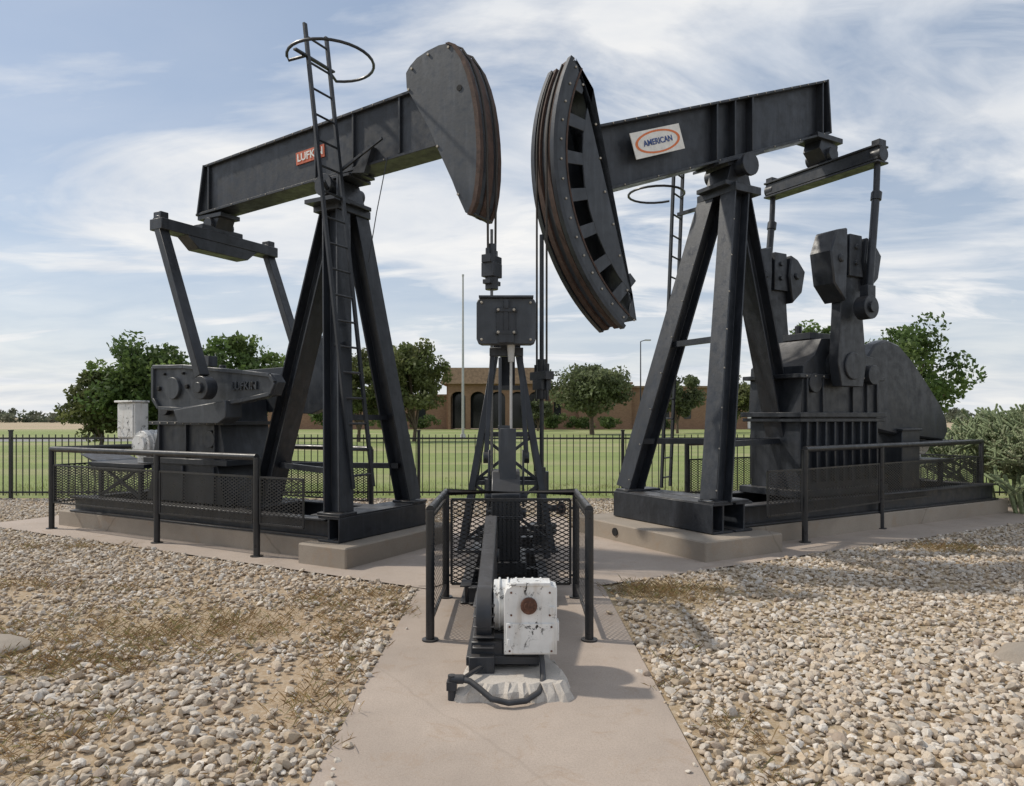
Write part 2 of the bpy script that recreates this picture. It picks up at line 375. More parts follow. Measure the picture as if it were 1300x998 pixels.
def blades(name,centers,per,spread,h,w,cols,lay,label,cat):
    vs=[];fs=[];cc=[]
    for (x,y) in centers:
        for i in range(per):
            px=x+rng.normal()*spread; py=y+rng.normal()*spread; a=rng.uniform(0,6.28); L=h*rng.uniform(.4,1.2)
            tilt=rng.uniform(*lay); dx,dy=math.cos(a)*math.sin(tilt)*L,math.sin(a)*math.sin(tilt)*L; dz=math.cos(tilt)*L
            nx,ny=-math.sin(a)*w,math.cos(a)*w; o=len(vs)
            vs+=[(px-nx,py-ny,.012),(px+nx,py+ny,.012),(px+dx*.6+nx*.6,py+dy*.6+ny*.6,.02+dz*.7),(px+dx,py+dy,.02+dz)]
            fs+=[(o,o+1,o+2),(o,o+2,o+3)]; c=cols[rng.integers(len(cols))]; k=rng.uniform(.75,1.2); cc+=[(c[0]*k,c[1]*k,c[2]*k,1)]*4
    me=bpy.data.meshes.new(name); me.from_pydata(vs,[],fs); at=me.color_attributes.new('col','FLOAT_COLOR','POINT'); at.data.foreach_set('color',np.array(cc,dtype=np.float32).ravel())
    me.materials.append(DRY); o=bpy.data.objects.new(name,me); COL.objects.link(o); o['kind']='stuff'; o['label']=label; o['category']=cat
cs=[]
for x,y,rx,ry,n in((-2.4,5.6,1.6,.7,120),(-3.7,5.0,1.4,.6,90),(-1.2,4.6,.2,.8,16),(1.4,6.9,.4,.3,55),(5.6,9.1,.4,.25,30),(-1.5,6.6,.5,.3,20),(1.15,4.4,.15,.9,10),(-5,9.2,2,.1,24),(-2.6,3.7,1.2,.5,30),(-5,7,1.3,.3,25)):
    for i in range(n):
        X,Y=x+rng.normal()*rx*.6,y+rng.normal()*ry*.6
        if not conc_mask(np.array([X]),np.array([Y]))[0]: cs.append((X,Y))
blades('dry_grass',cs,24,.07,.10,.0015,[(.40,.28,.14),(.30,.20,.10),(.22,.14,.07),(.25,.23,.10)],(.7,1.5),'straw coloured dry grass lying in the gravel','dry grass')
cs=[(rng.uniform(-13,13),15.0+abs(rng.normal())*1.6) for i in range(1500)]
blades('lawn_edge_grass',cs,9,.10,.075,.004,[(.20,.27,.07),(.26,.30,.09),(.33,.31,.14)],(.1,.9),'short uneven grass blades at the lawn edge','grass')

# ------------------------------------------------------------ common jack parts
def bolts(m,pts,axis,r=.018,h=.02):
    ax=Vector(axis); k=m.mi; m.mi=1
    for p in pts: p=Vector(p); m.cyl(p,p+ax*h,r,n=6)
    m.mi=k
def ladder(parent,b0,t0,width,step,extra=None,side=(0,1,0)):
    m=M(); b0=Vector(b0);t0=Vector(t0);sd=Vector(side)*width/2
    m.bar(b0-sd,t0-sd,.05,.03,(1,0,0)); m.bar(b0+sd,t0+sd,.05,.03,(1,0,0))
    n=int((t0-b0).length/step)
    for i in range(1,n+1):
        p=b0+(t0-b0)*(i-.5)/n; m.cyl(p-sd,p+sd,.014,n=8)
    if extra: extra(m)
    return m.obj('ladder',BLK,parent)
def part(name,fn,mat,parent,bev=0,label=None,sm=True):
    m=M(); fn(m); return m.obj(name,mat,parent,bev,label,sm)

# ============================================================ LEFT JACK
J=empty('pumpjack',(*LO,0),LA,'black pumpjack with rounded horse head and small red beam sign','pumpjack','black pumpjacks on concrete pads')
m=M()
m.ibeam((.55,-.84,.40),(.55,.86,.40),.32,.30,.03,.03)
m.box((.71,0,.40),(.02,1.68,.28)); 
for t in(-.62,.62): m.ibeam((.38,t,.37),(-4.9,t,.37),.2,.24,.025,.025)
for s in(-1.4,-2.2,-3.2,-4.7): m.ibeam((s,-.6,.37),(s,.6,.37),.2,.22,.025,.025)
m.box((-1.4,0,.50),(.5,.6,.03)); m.box((.5,0,.556),(.44,1.70,.012))
for t in(-.68,.72): m.box((.54,t,.575),(.36,.3,.03))
m.obj('base_skid',BLK,J,.006)
def leg(p,q,w,h,up,par):
    m=M(); m.ibeam(p,q,w,h,.025,.02,up)
    return m.obj('leg',BLK,par,.004)
post=M(); 
post.box((0,0,4.42),(.55,.5,.05)); post.box((0,0,4.36),(.42,.62,.10)); post.prism([(-.22,4.44),(.22,4.44),(.12,4.72),(-.12,4.72)],-.19,.19)
post.cyl((0,-.32,4.62),(0,.32,4.62),.11,n=20); post.cyl((0,-.36,4.62),(0,-.32,4.62),.14,n=20)
post.box((0,0,4.75),(.6,.42,.04))
P=post.obj('samson_post',BLK,J,.005)
for a,b_ in (((.3,-.5,1.7),(.3,.5,1.7)),((.45,-.6,1.05),(-1.15,0,1.05)),((.42,.63,1.05),(-1.15,0,1.05))):
    part('cross_brace',lambda m:m.bar(a,b_,.06,.07),BLK,P)
leg((.57,-.69,.58),(.05,-.17,4.38),.25,.25,(1,0,0),P)
leg((.50,.74,.58),(.05,.17,4.38),.25,.25,(1,0,0),P)
leg((-1.40,0,.50),(-.12,0,4.38),.30,.26,(1,0,0),P)
zt=lambda s:5.52+.07*s; zb=lambda s:4.78+.055*s
def flange(m,s0,s1,f,t,w): m.prism([(s0,f(s0)),(s1,f(s1)),(s1,f(s1)+t),(s0,f(s0)+t)],-w/2,w/2)
m=M(); flange(m,-2.5,1.75,lambda s:zt(s)-.035,.035,.36); flange(m,-2.66,1.65,zb,.035,.36)
m.prism([(-2.62,zb(-2.62)+.03),(1.7,zb(1.7)+.03),(1.7,zt(1.7)-.03),(-2.5,zt(-2.5)-.03)],-.13,.13)
for s in(-2.4,-.32,.32,1.05): m.box((s,0,(zt(s)+zb(s))/2+.01),(.03,.34,zt(s)-zb(s)-.07))
m.bar((-2.62,0,zb(-2.6)),(-2.48,0,zt(-2.5)-.0),.38,.03,(1,0,0))
m.box((0,0,4.775),(.8,.34,.03))
for i in range(20):
    s=-2.4+i*.17
    bolts(m,[(s,-.181,zt(s)-.018)],(0,-1,0),.011,.008)
    if i%2: bolts(m,[(s,-.181,zb(s)+.018)],(0,-1,0),.011,.008)
B=m.obj('walking_beam',[BLK,BOLT],J,.004)
sg=M(); an=-math.atan(.065); sg.box((-.43,-.138,5.14),(.50,.012,.165),(0,an,0)); sgo=sg.obj('sign',REDS,J,label='red maker sign with pale lettering')
text('LUFKIN',.14,(-.43,-.1465,5.14),(R(90),an,0),WHT,sgo,sx=.98)
prof=[(1.20,5.62),(1.19,5.80),(1.25,5.87),(1.35,5.94),(1.5,5.985),(1.66,6.01),(1.80,6.00),(1.89,5.95),(2.01,5.77),(2.09,5.57),(2.15,5.36),(2.19,5.14),(2.215,4.9),(2.225,4.7),(2.22,4.48),(2.20,4.3),(2.165,4.12),(2.10,3.99),(2.03,4.02),(1.94,4.20),(1.85,4.41),(1.64,4.83),(1.52,5.08)]
m=M(); m.prism(prof,-.215,-.19); m.prism(prof,.19,.215)
arc=prof[6:18]
for i in range(len(arc)-1):
    a,b=arc[i],arc[i+1]; m.prism([a,b,(b[0]-.03,b[1]-.0),(a[0]-.03,a[1]-.0)] if i else [a,b,(b[0]-.03,b[1]-.02),(a[0]-.03,a[1]-.03)],-.19,.19)
back=[prof[i] for i in (0,22,21,20,19,18,17)]
for i in range(len(back)-1):
    a,b=back[i],back[i+1]; m.bar((a[0]+.05,0,a[1]),(b[0]+.05,0,b[1]),.38,.02,(1,0,0))
m.bar((1.22,0,5.8),(1.66,0,5.98),.38,.02)
for i in (0,2,4,6,8,10,12,14,16,19,21): 
    a=prof[i]; c=(1.85,5.0); k=.95
    bolts(m,[(c[0]+(a[0]-c[0])*k,-.216,c[1]+(a[1]-c[1])*k)],(0,-1,0),.017,.014)
H=m.obj('horse_head',[BLK2,BOLT],J,.003)
m=M()
for i in range(len(arc)-1):
    a,b=arc[i],arc[i+1]
    for y0,y1 in((-.235,-.165),(.165,.235),(-.06,.06)):
        m.prism([(a[0]-.035,a[1]),(a[0]+.018,a[1]),(b[0]+.018,b[1]),(b[0]-.035,b[1])],y0,y1)
m.obj('rim',RUST,H,label='rusty brown curved rim')
part('lifting_hole',lambda m:m.cyl((1.95,-.212,5.45),(1.95,-.222,5.45),.035,n=16),DARK,H)
for t in(-.11,.11):
    m=M(); m.tube([(a[0]+.03,t,a[1]) for a in arc[:8]]+[(2.25,t,4.6),(2.25,t*.8,4.0),(2.25,t*.75,3.56)],.014,8)
    m.obj('bridle_cable',CABLE,J)
m=M(); m.box((2.25,0,3.50),(.12,.26,.09)); m.cyl((2.25,0,3.54),(2.25,0,3.68),.055,n=12); m.box((2.25,0,3.38),(.16,.2,.16)); m.cyl((2.25,0,3.16),(2.25,0,3.34),.075,n=14)
m.box((2.25,0,3.24),(.10,.24,.05))
for t in(-.09,.09): m.cyl((2.25,t,3.5),(2.25,t,3.62),.025,n=10)
m.obj('carrier_bar',BLK,J,.004)
m=M(); m.cyl((2.25,0,1.02),(2.25,0,3.85),.017,n=12); m.obj('polished_rod',STEEL,J)
def ext(m):
    m.bar((.15,-.5,4.6),(0,-.2,4.5),.04,.04); m.bar((.47,-.42,2.6),(.25,-.42,2.6),.04,.04)
lad=ladder(J,(.66,-.36,.85),(.10,-.58,6.42),.36,.30,ext)
m=M(); c=Vector((.42,-.55,6.0)); pts=[]
for i in range(27):
    a=R(150-i*11.5); pts.append((c.x-.10+.5*math.cos(a)*1.0,c.y+.52*math.sin(a),c.z+.0))
pts=[(.12,-.36,6.0)]+pts[2:]+[(.13,-.8,6.0)]
m.tube(pts,.018,8); m.bar((.13,-.95,6.02),(.13,-.30,6.02),.05,.02); m.obj('safety_hoop',BLK,lad)
part('bearing_step',lambda m:(m.box((.05,-.33,4.40),(.5,.28,.05)),m.bar((.2,-.3,4.42),(.2,-.3,4.77),.03,.03),m.bar((.2,-.3,4.75),(.9,-.3,5.05),.03,.03)),BLK,J)
part('gusset_plate',lambda m:m.prism([(.35,4.75),(.62,5.05),(.68,5.02),(.55,4.72)],-.22,-.13),BLK,B)
part('brake_cable',lambda m:m.tube([(.9,-.2,4.85),(.75,-.22,4.2),(.62,-.22,3.6)],.006,6),BLK,J)
m=M(); m.box((-2.38,0,4.60),(.5,.34,.06)); m.prism([(-2.55,4.58),(-2.2,4.58),(-2.28,4.42),(-2.47,4.42)],-.14,.14); m.cyl((-2.38,-.2,4.48),(-2.38,.2,4.48),.09,n=16); m.obj('tail_bearing',BLK,J,.004)
m=M(); 
m.box((-2.38,0,4.29),(.26,2.0,.15))
m.add([(-2.50,-.6,4.22),(-2.26,-.6,4.22),(-2.26,.6,4.22),(-2.50,.6,4.22),(-2.50,-.42,4.06),(-2.26,-.42,4.06),(-2.26,.42,4.06),(-2.50,.42,4.06)],[(0,1,2,3),(4,7,6,5),(0,4,5,1),(1,5,6,2),(2,6,7,3),(3,7,4,0)])
m.prism([(-2.48,4.36),(-2.28,4.36),(-2.28,4.44),(-2.48,4.44)],-.35,.35)
for t in(-.92,.92): m.cyl((-2.38,t-.07,4.30),(-2.38,t+.07,4.30),.11,n=16); m.box((-2.38,t,4.40),(.16,.12,.12))
m.obj('equalizer',BLK,J,.008)
CPl=(-1.49,2.08)
for t in(-.92,.92):
    m=M(); m.bar((-2.38,t,4.25),(CPl[0]-.05,t,CPl[1]+.15),.11,.15,(0,1,0)); m.cyl((CPl[0],t-.08,CPl[1]),(CPl[0],t+.08,CPl[1]),.15,n=20); m.cyl((CPl[0],t-.12,CPl[1]),(CPl[0],t+.12,CPl[1]),.07,n=16)
    m.obj('pitman_arm',BLK,J,.006)
for sgn in(-1,1):
    y0,y1=sorted((sgn*.56,sgn*.70))
    m=M()
    if sgn<0: pl=[(-2.88,2.44),(-2.2,2.42),(-1.0,2.30),(-.5,2.24),(-.42,2.14),(-.5,1.98),(-1.0,1.90),(-2.2,1.78),(-2.75,1.80),(-2.88,1.95)]
    else: pl=[(-2.75,2.42),(-1.5,2.45),(-1.35,2.8),(-1.1,2.92),(-.8,2.8),(-.66,2.5),(-.66,2.15),(-.8,1.85),(-1.1,1.75),(-2.6,1.8)]
    m.prism(pl,y0,y1)
    ys=y0-.03 if sgn<0 else y1
    cx_=sum(p[0] for p in pl)/len(pl); cz=sum(p[1] for p in pl)/len(pl)
    for i in range(len(pl)):
        a=Vector((pl[i][0],0,pl[i][1]));b=Vector((pl[(i+1)%len(pl)][0],0,pl[(i+1)%len(pl)][1]))
        a.x=cx_+(a.x-cx_)*.97;b.x=cx_+(b.x-cx_)*.97;a.z=cz+(a.z-cz)*.9;b.z=cz+(b.z-cz)*.9;a.y=b.y=ys+.015
        m.bar(a,b,.05,.05,(0,1,0))
    m.cyl((-2.4,ys-.02,2.1),(-2.4,ys+.07,2.1),.15,n=24)
    m.mi=1
    for s,z in((-2.72,2.1),(-2.12,2.12),(-1.92,2.12),(-.85,2.12)): m.cyl((s,ys-.006,z),(s,ys+.04,z),.032,n=12)
    for s in(-2.6,-2.2,-1.95): m.cyl((s,ys-.006,2.3),(s,ys+.04,2.3),.018,n=10)
    m.mi=0
    CR=m.obj('crank',[BLK2,DARK],J,.006)
    if sgn<0:
        part('counterweight',lambda m:m.prism([(-2.3,1.80),(-1.25,1.92),(-1.25,1.70),(-1.4,1.62),(-2.2,1.62)],y0-.10,y1+.02),BLK2,CR,.01)
        part('clamp',lambda m:m.prism([(-2.0,2.40),(-1.7,2.38),(-1.7,2.52),(-2.0,2.54)],y0,y1),BLK2,CR,.006)
        text('LUFKIN',.14,(-1.0,ys+.012,2.10),(R(90),0,0),BLK2,CR,ext=.010)
    else: part('counterweight',lambda m:m.prism([(-1.5,2.3),(-1.4,2.7),(-1.1,2.84),(-.85,2.7),(-.75,2.4),(-.75,2.1),(-.9,1.9),(-1.3,1.8)],y1,y1+.16),BLK2,CR,.01)
m=M(); m.prism([(-3.2,1.45),(-3.15,2.0),(-2.85,2.28),(-2.2,2.34),(-1.9,2.1),(-1.8,1.45),(-1.7,1.1),(-3.3,1.1)],-.42,.42)
m.box((-2.5,0,1.62),(1.62,.96,.05)); m.box((-2.5,0,1.08),(1.8,1.0,.08))
for s in(-3.1,-2.5,-1.9): m.box((s,0,1.35),(.03,.93,.5))
m.cyl((-2.4,-.62,2.1),(-2.4,.62,2.1),.10,n=20); m.cyl((-2.4,-.5,2.1),(-2.4,.5,2.1),.2,n=24); m.cyl((-2.95,-.5,1.85),(-2.95,.5,1.85),.12,n=20)
m.cyl((-2.0,-.47,1.4),(-2.0,.47,1.4),.12,n=20)
m.box((-2.5,.0,2.36),(.4,.3,.06)); m.cyl((-2.3,0,2.38),(-2.3,0,2.46),.05,n=12)
bolts(m,[(-3.2+i*.17,-.485,1.62) for i in range(9)],(0,-1,0),.014,.01)
m.obj('gearbox',[BLK,BOLT],J,.008)
m=M(); m.prism([(-3.4,.5),(-1.7,.5),(-1.85,1.05),(-3.2,1.05)],-.45,.45)
for s in(-3.2,-2.55,-1.9): m.box((s,0,.77),(.05,.98,.5))
m.obj('gearbox_stand',BLK,J,.008)
m=M(); m.band(-2.95,1.75,.05,.55,0,360,.52,.64,32); m.prism([(-2.95,2.3),(-4.1,1.75),(-4.1,1.25),(-2.95,1.2)],.53,.63); m.obj('belt_guard',BLK,J,.006)
m=M(); m.box((-4.05,-.1,.98),(1.4,.85,.06)); 
for s in(-3.6,-4.6):
    for t in(-.4,.25): m.bar((s,t,.45),(s,t,.97),.06,.06)
m.bar((-3.5,-.45,.93),(-4.75,-.45,.93),.05,.1); m.bar((-3.6,-.4,.5),(-4.6,-.4,.95),.04,.04); m.bar((-4.6,-.4,.5),(-3.6,-.4,.95),.04,.04)
m.prism([(-4.70,.95),(-5.2,1.12),(-4.70,1.01)],-.4,.3)
m.obj('motor_stand',BLK,J,.004)
m=M(); m.cyl((-3.58,-.42,1.29),(-3.58,.22,1.29),.21,n=24)
for i in range(6): m.cyl((-3.58,-.36+i*.1,1.29),(-3.58,-.34+i*.1,1.29),.225,n=24)
m.cyl((-3.58,-.47,1.29),(-3.58,-.42,1.29),.15,n=24); m.box((-3.58,-.1,1.06),(.36,.5,.09)); m.box((-3.36,-.2,1.35),(.18,.24,.22))
MO=m.obj('electric_motor',PEEL,J,.006,label='white painted electric motor')
m=M(); m.box((-3.92,-.32,1.65),(.42,.22,.54)); m.box((-3.92,-.44,1.65),(.38,.02,.50)); m.box((-3.92,-.34,1.94),(.46,.28,.03)); m.cyl((-4.05,-.45,1.55),(-4.05,-.48,1.55),.02,n=8)
m.box((-3.92,-.2,1.18),(.06,.06,.42)); m.obj('control_box',PEEL,J,.008,label='white electrical control box')

# ============================================================ RIGHT JACK
J=empty('pumpjack',(*RO,0),RA,'black pumpjack with crescent horse head and oval logo beam sign','pumpjack','black pumpjacks on concrete pads')
m=M()
m.ibeam((1.05,-1.05,.44),(1.05,.90,.44),.34,.38,.03,.03); m.box((1.235,-.075,.44),(.02,1.95,.36)); m.ibeam((.68,-1.05,.44),(.68,.90,.44),.3,.378,.03,.03)
for t in(-.9,.76): m.box((.90,t,.642),(.62,.28,.03))
for t in(-.6,.6): m.ibeam((.55,t,.40),(-5.9,t,.40),.22,.28,.025,.025)
for s in(-1.35,-2.6,-3.6,-5.7): m.ibeam((s,-.56,.40),(s,.56,.40),.22,.26,.025,.025)
m.box((-1.35,0,.55),(.5,.6,.03))
m.obj('base_skid',BLK,J,.006)
post=M()
post.box((0,0,4.93),(.7,.56,.06)); post.prism([(-.25,4.95),(.25,4.95),(.14,5.28),(-.14,5.28)],-.2,.2); post.cyl((0,-.36,5.2),(0,.36,5.2),.12,n=20)
post.cyl((0,.36,5.2),(0,.41,5.2),.16,n=20); post.box((0,0,4.86),(.5,.74,.10)); post.box((0,.0,5.30),(.5,.42,.05),(0,R(20),0))
P=post.obj('samson_post',BLK,J,.005)
for a,b_ in (((.60,-.58,2.75),(.62,.52,2.75)),((.9,-.82,1.35),(-1.1,0,1.35)),((.95,.68,1.35),(-1.1,0,1.35))):
    part('cross_brace',lambda m:m.bar(a,b_,.06,.08),BLK,P)
for (p,q,w_,h_,sg_) in (((1.02,-.95,.65),(.08,-.2,4.9),.30,.28,-1),((1.08,.80,.65),(.08,.2,4.9),.28,.28,1),((-1.35,0,.56),(-.14,0,4.9),.32,.28,0)):
    m=M(); m.ibeam(p,q,w_,h_,.025,.02,(1,0,0))
    if sg_:
        for k in range(9):
            f=k/8.; s=p[0]+(.08-p[0])*f; tt=p[1]+(.2*sg_-p[1])*f; z=.8+(4.9-.8)*f
            bolts(m,[(s+.13,tt+w_/2-.01,z)],(0,1,0),.012,.012)
    m.obj('leg',[BLK,BOLT],P,.004)
sl_=-math.tan(R(20.0))
zt=lambda s:6.20+sl_*s; zb=lambda s:5.36+sl_*s
m=M(); flange(m,-1.95,2.50,lambda s:zt(s)-.035,.035,.38); flange(m,-2.02,2.45,zb,.035,.38)
m.prism([(-1.98,zb(-1.98)+.03),(2.5,zb(2.5)+.03),(2.5,zt(2.5)-.03),(-1.93,zt(-1.93)-.03)],-.06,.06)
for s in(-1.85,-.3,.05,.4,): m.prism([(s-.015,zb(s)+.03),(s+.015,zb(s)+.03),(s+.015,zt(s)-.03),(s-.015,zt(s)-.03)],-.18,.18)
m.bar((-2.02,0,zb(-2.02)),(-1.95,0,zt(-1.95)),.40,.03,(1,0,0))
m.prism([(-.45,zb(-.45)-.04),(.45,zb(.45)-.04),(.45,zb(.45)+.0),(-.45,zb(-.45)+.0)],-.25,.25)
for i in range(23):
    s=-1.85+i*.185; bolts(m,[(s,.191,zt(s)-.018)],(0,1,0),.012,.01)
    if i%3==0: bolts(m,[(s,.191,zb(s)+.018)],(0,1,0),.012,.01)
B=m.obj('walking_beam',[BLK,BOLT],J,.004)
sc_=(1.50,5.80+sl_*1.50+.03); rot=R(20.0)
def onbeam(x,z,y):
    ca,sa=math.cos(rot),math.sin(rot); return (sc_[0]-(x*ca-z*sa), y, sc_[1]+(x*sa+z*ca))
m=M(); 
m.add([onbeam(x,z,y) for y in(.195,.205) for x,z in((-.44,-.165),(.44,-.165),(.44,.165),(-.44,.165))],[(0,1,2,3),(4,7,6,5),(0,4,5,1),(1,5,6,2),(2,6,7,3),(3,7,4,0)])
sgo=m.obj('sign',WHT,J,label='white sign with orange oval ring and blue lettering')
def oval(a,b,a2,b2,y,mat,name,ox=0,a0=0,a1=360):
    m=M(); n=48; vs=[];fs=[]
    for i in range(n+1):
        t=R(a0+(a1-a0)*i/n); vs+=[onbeam(ox+a*math.cos(t),b*math.sin(t),y),onbeam(a2*math.cos(t)+ox*.4,b2*math.sin(t),y)]
    for i in range(n): fs.append((2*i,2*i+1,2*i+3,2*i+2))
    m.add(vs,fs); return m.obj(name,mat,sgo,sm=False)
oval(.40,.145,.355,.122,.208,ORG,'oval_emblem',.0)
o=text('AMERICAN',.105,onbeam(0,0,.210),(0,0,0),BLU,sgo,ext=.001)
o.rotation_euler=(Matrix.Rotation(rot,3,'Y')@Euler((R(90),0,R(180))).to_matrix()).to_euler()
m=M(); m.prism([(-2.25,5.95),(-1.85,6.02),(-1.80,5.85),(-2.0,5.66),(-2.2,5.68)],-.15,.15); m.cyl((-2.05,-.22,5.78),(-2.05,.22,5.78),.11,n=18); m.prism([(-2.3,5.98),(-1.7,5.98),(-1.7,6.06),(-2.3,6.06)],-.2,.2); m.obj('tail_bearing',BLK,J,.005)
m=M(); m.ibeam((-2.05,-1.02,5.52),(-2.05,1.02,5.52),.26,.26,.03,.05); m.box((-2.05,0,5.53),(.2,2.0,.18))
for t in(-.95,.95): m.cyl((-2.05,t-.08,5.52),(-2.05,t+.08,5.52),.11,n=18); m.box((-2.05,t,5.66),(.16,.13,.14))
m.obj('equalizer',BLK,J,.006)
CP=(-1.78,3.28)
for t in(-.93,.93):
    m=M(); m.cyl((-2.05,t,5.48),(-2.02,t,4.95),.045,n=14); m.cyl((-2.02,t,5.0),(-1.84,t,3.45),.055,n=14); m.cyl((-2.03,t,4.98),(-2.01,t,4.86),.075,n=14)
    m.cyl((CP[0],t-.09,CP[1]),(CP[0],t+.09,CP[1]),.17,n=22); m.cyl((CP[0],t-.13,CP[1]),(CP[0],t+.13,CP[1]),.08,n=16); m.box((-1.82,t,3.5),(.18,.13,.2))
    m.obj('pitman_arm',BLK,J,.005)
for sgn in(-1,1):
    y0,y1=sorted((sgn*.58,sgn*.74)); ys=y1 if sgn>0 else y0
    m=M(); m.prism([(-1.5,2.15),(-2.0,2.15),(-2.08,2.5),(-1.98,3.3),(-1.9,4.25),(-1.5,4.3),(-1.48,3.3),(-1.42,2.5)],y0,y1)
    m.cyl((-1.75,y0-.03,2.45),(-1.75,y1+.03,2.45),.20,n=24)
    CR=m.obj('crank',BLK,J,.01)
    for k,pl in enumerate(([(-1.98,3.55),(-2.22,3.75),(-2.30,4.10),(-2.12,4.28),(-1.95,4.34),(-1.90,4.0)],[(-1.46,3.35),(-1.20,3.6),(-1.12,4.05),(-1.25,4.36),(-1.5,4.42),(-1.50,4.0)])):
        m=M(); m.prism(pl,y0-.10,y1+.10)
        cxx=sum(p[0] for p in pl)/6;czz=sum(p[1] for p in pl)/6
        m.cyl((cxx,y0-.13,czz),(cxx,y1+.13,czz),.06,n=12)
        m.obj('counterweight',BLK,CR,.02)
    m=M(); m.prism([(-1.94,3.75),(-1.6,3.75),(-1.62,4.36),(-1.9,4.36)],y0-.05,y1+.05); 
    for z in(3.95,4.18): m.cyl((-1.76,y0-.08,z),(-1.76,y1+.08,z),.04,n=8)
    m.obj('clamp',BLK,CR,.008)
m=M()
m.prism([(-.95,1.75),(-1.0,2.45),(-1.25,2.62),(-1.4,2.86),(-1.95,2.9),(-2.15,2.7),(-2.7,2.62),(-2.8,2.4),(-2.8,1.75)],-.48,.48)
m.box((-1.87,0,2.30),(2.0,1.06,.06)); m.box((-1.87,0,1.74),(2.05,1.1,.07))
m.cyl((-1.75,-.62,2.45),(-1.75,.62,2.45),.13,n=20); m.cyl((-1.75,-.56,2.45),(-1.75,.56,2.45),.27,n=26); m.cyl((-2.5,-.6,2.35),(-2.5,.6,2.35),.15,n=20); m.cyl((-1.2,-.54,2.2),(-1.2,.54,2.2),.14,n=20)
m.box((-1.7,0,2.93),(.5,.5,.10)); m.cyl((-1.5,0,2.96),(-1.5,0,3.1),.05,n=10)
for s in(-1.05,-1.4,-2.1,-2.45,-2.7): m.box((s,0,2.02),(.04,1.04,.52))
bolts(m,[(-1.0+i*-.19,.531,2.30) for i in range(10)],(0,1,0),.016,.012)
m.obj('gearbox',[BLK,BOLT],J,.012)
m=M(); m.box((-1.87,0,1.13),(1.8,.9,1.16))
for i in range(9): m.box((-1.05-i*.205,0,1.2),(.035,1.04,.9))
m.box((-1.87,0,.60),(2.1,1.1,.10)); m.box((-1.87,0,1.66),(2.0,1.06,.05)); m.obj('gearbox_stand',BLK,J,.006)
pl=[(-2.62,1.70),(-2.55,2.2),(-2.62,2.62),(-2.85,2.86),(-3.15,2.95),(-3.5,2.88),(-3.85,2.66),(-4.3,2.28),(-4.7,1.92),(-4.88,1.66),(-4.92,1.45),(-4.8,1.30),(-3.4,1.42),(-2.9,1.5)]
m=M(); m.prism(pl,.12,.38); m.obj('belt_guard',BLK,J,.03)
m=M(); m.box((-4.6,-.1,.95),(1.1,.8,.06)); 
for s in(-4.2,-5.0):
    for t in(-.45,.2): m.bar((s,t,.5),(s,t,.95),.07,.07)
m.bar((-4.2,.2,1.3),(-4.2,.2,.6),.08,.08); m.box((-4.6,.28,1.26),(.9,.2,.10))
m.obj('motor_stand',BLK,J,.005)
m=M(); m.cyl((-4.65,-.55,1.28),(-4.65,.1,1.28),.22,n=24); m.box((-4.65,-.3,1.05),(.4,.5,.12)); m.obj('electric_motor',PEEL,J,.006,label='white painted electric motor')
m=M(); m.box((-3.7,.2,1.0),(.5,.5,1.0)); m.box((-3.7,.2,1.50),(.56,.56,.04)); m.obj('engine_cabinet',BLK,J,.01)
cs,cz,RR=.55,4.9,2.58
m=M()
for y0,y1 in((-.225,-.20),(.20,.225)):
    m.band(cs,cz,RR-.20,RR,-53,25,y0,y1,36)
    ins=[(cs+(RR-.42)*math.cos(R(a)),cz+(RR-.42)*math.sin(R(a))) for a in(22,14,6,-2,-10,-18,-26,-34,-42,-50)]
    bk=[(1.87,2.93),(2.10,3.72),(2.33,4.48),(2.40,4.88),(2.47,5.28),(2.66,5.72),(2.80,6.0)]
    m.prism([(cs+(RR-.18)*math.cos(R(25)),cz+(RR-.18)*math.sin(R(25)))]+ins+[(cs+(RR-.18)*math.cos(R(-53)),cz+(RR-.18)*math.sin(R(-53)))]+bk,y0,y1)
    for a in(20,9,-2,-13,-24,-35,-46):
        A=R(a);da=R(1.9); k=.60 if a<15 else .3
        m.prism([(cs+(RR-k)*math.cos(A-da),cz+(RR-k)*math.sin(A-da)),(cs+(RR-.15)*math.cos(A-da),cz+(RR-.15)*math.sin(A-da)),(cs+(RR-.15)*math.cos(A+da),cz+(RR-.15)*math.sin(A+da)),(cs+(RR-k)*math.cos(A+da),cz+(RR-k)*math.sin(A+da))],y0+.003,y1-.003)
for i in range(len(bk)-1): a,b=bk[i],bk[i+1]; m.bar((a[0]+.02,0,a[1]),(b[0]+.02,0,b[1]),.42,.02,(1,0,0))
m.band(cs,cz,RR-.05,RR-.02,-53,25,-.2,.2,36)
for i in range(15):
    a=R(24-i*5.4); r_=RR-.10
    bolts(m,[(cs+r_*math.cos(a),.226,cz+r_*math.sin(a))],(0,1,0),.016,.015)
for p in bk+[(2.2,4.1),(1.98,3.3)]: bolts(m,[(p[0]+.05,.226,p[1])],(0,1,0),.016,.015)
H=m.obj('horse_head',[BLK2,BOLT],J,.003)
for y0,y1 in((-.255,-.175),(.175,.255)): part('rim',lambda m:m.band(cs,cz,RR-.03,RR+.022,-53.5,25.5,y0,y1,40),BLK,H)
for y0,y1 in((-.15,-.06),(.06,.15)): part('rope_track',lambda m:m.band(cs,cz,RR-.03,RR+.012,-53.2,25,y0,y1,40),RUST,H,0,'rusty brown curved rope track')
part('edge_strip',lambda m:m.band(cs,cz,RR-.19,RR-.17,-53,25,.226,.236,40),RUST,H)
sF=cs+RR+.025
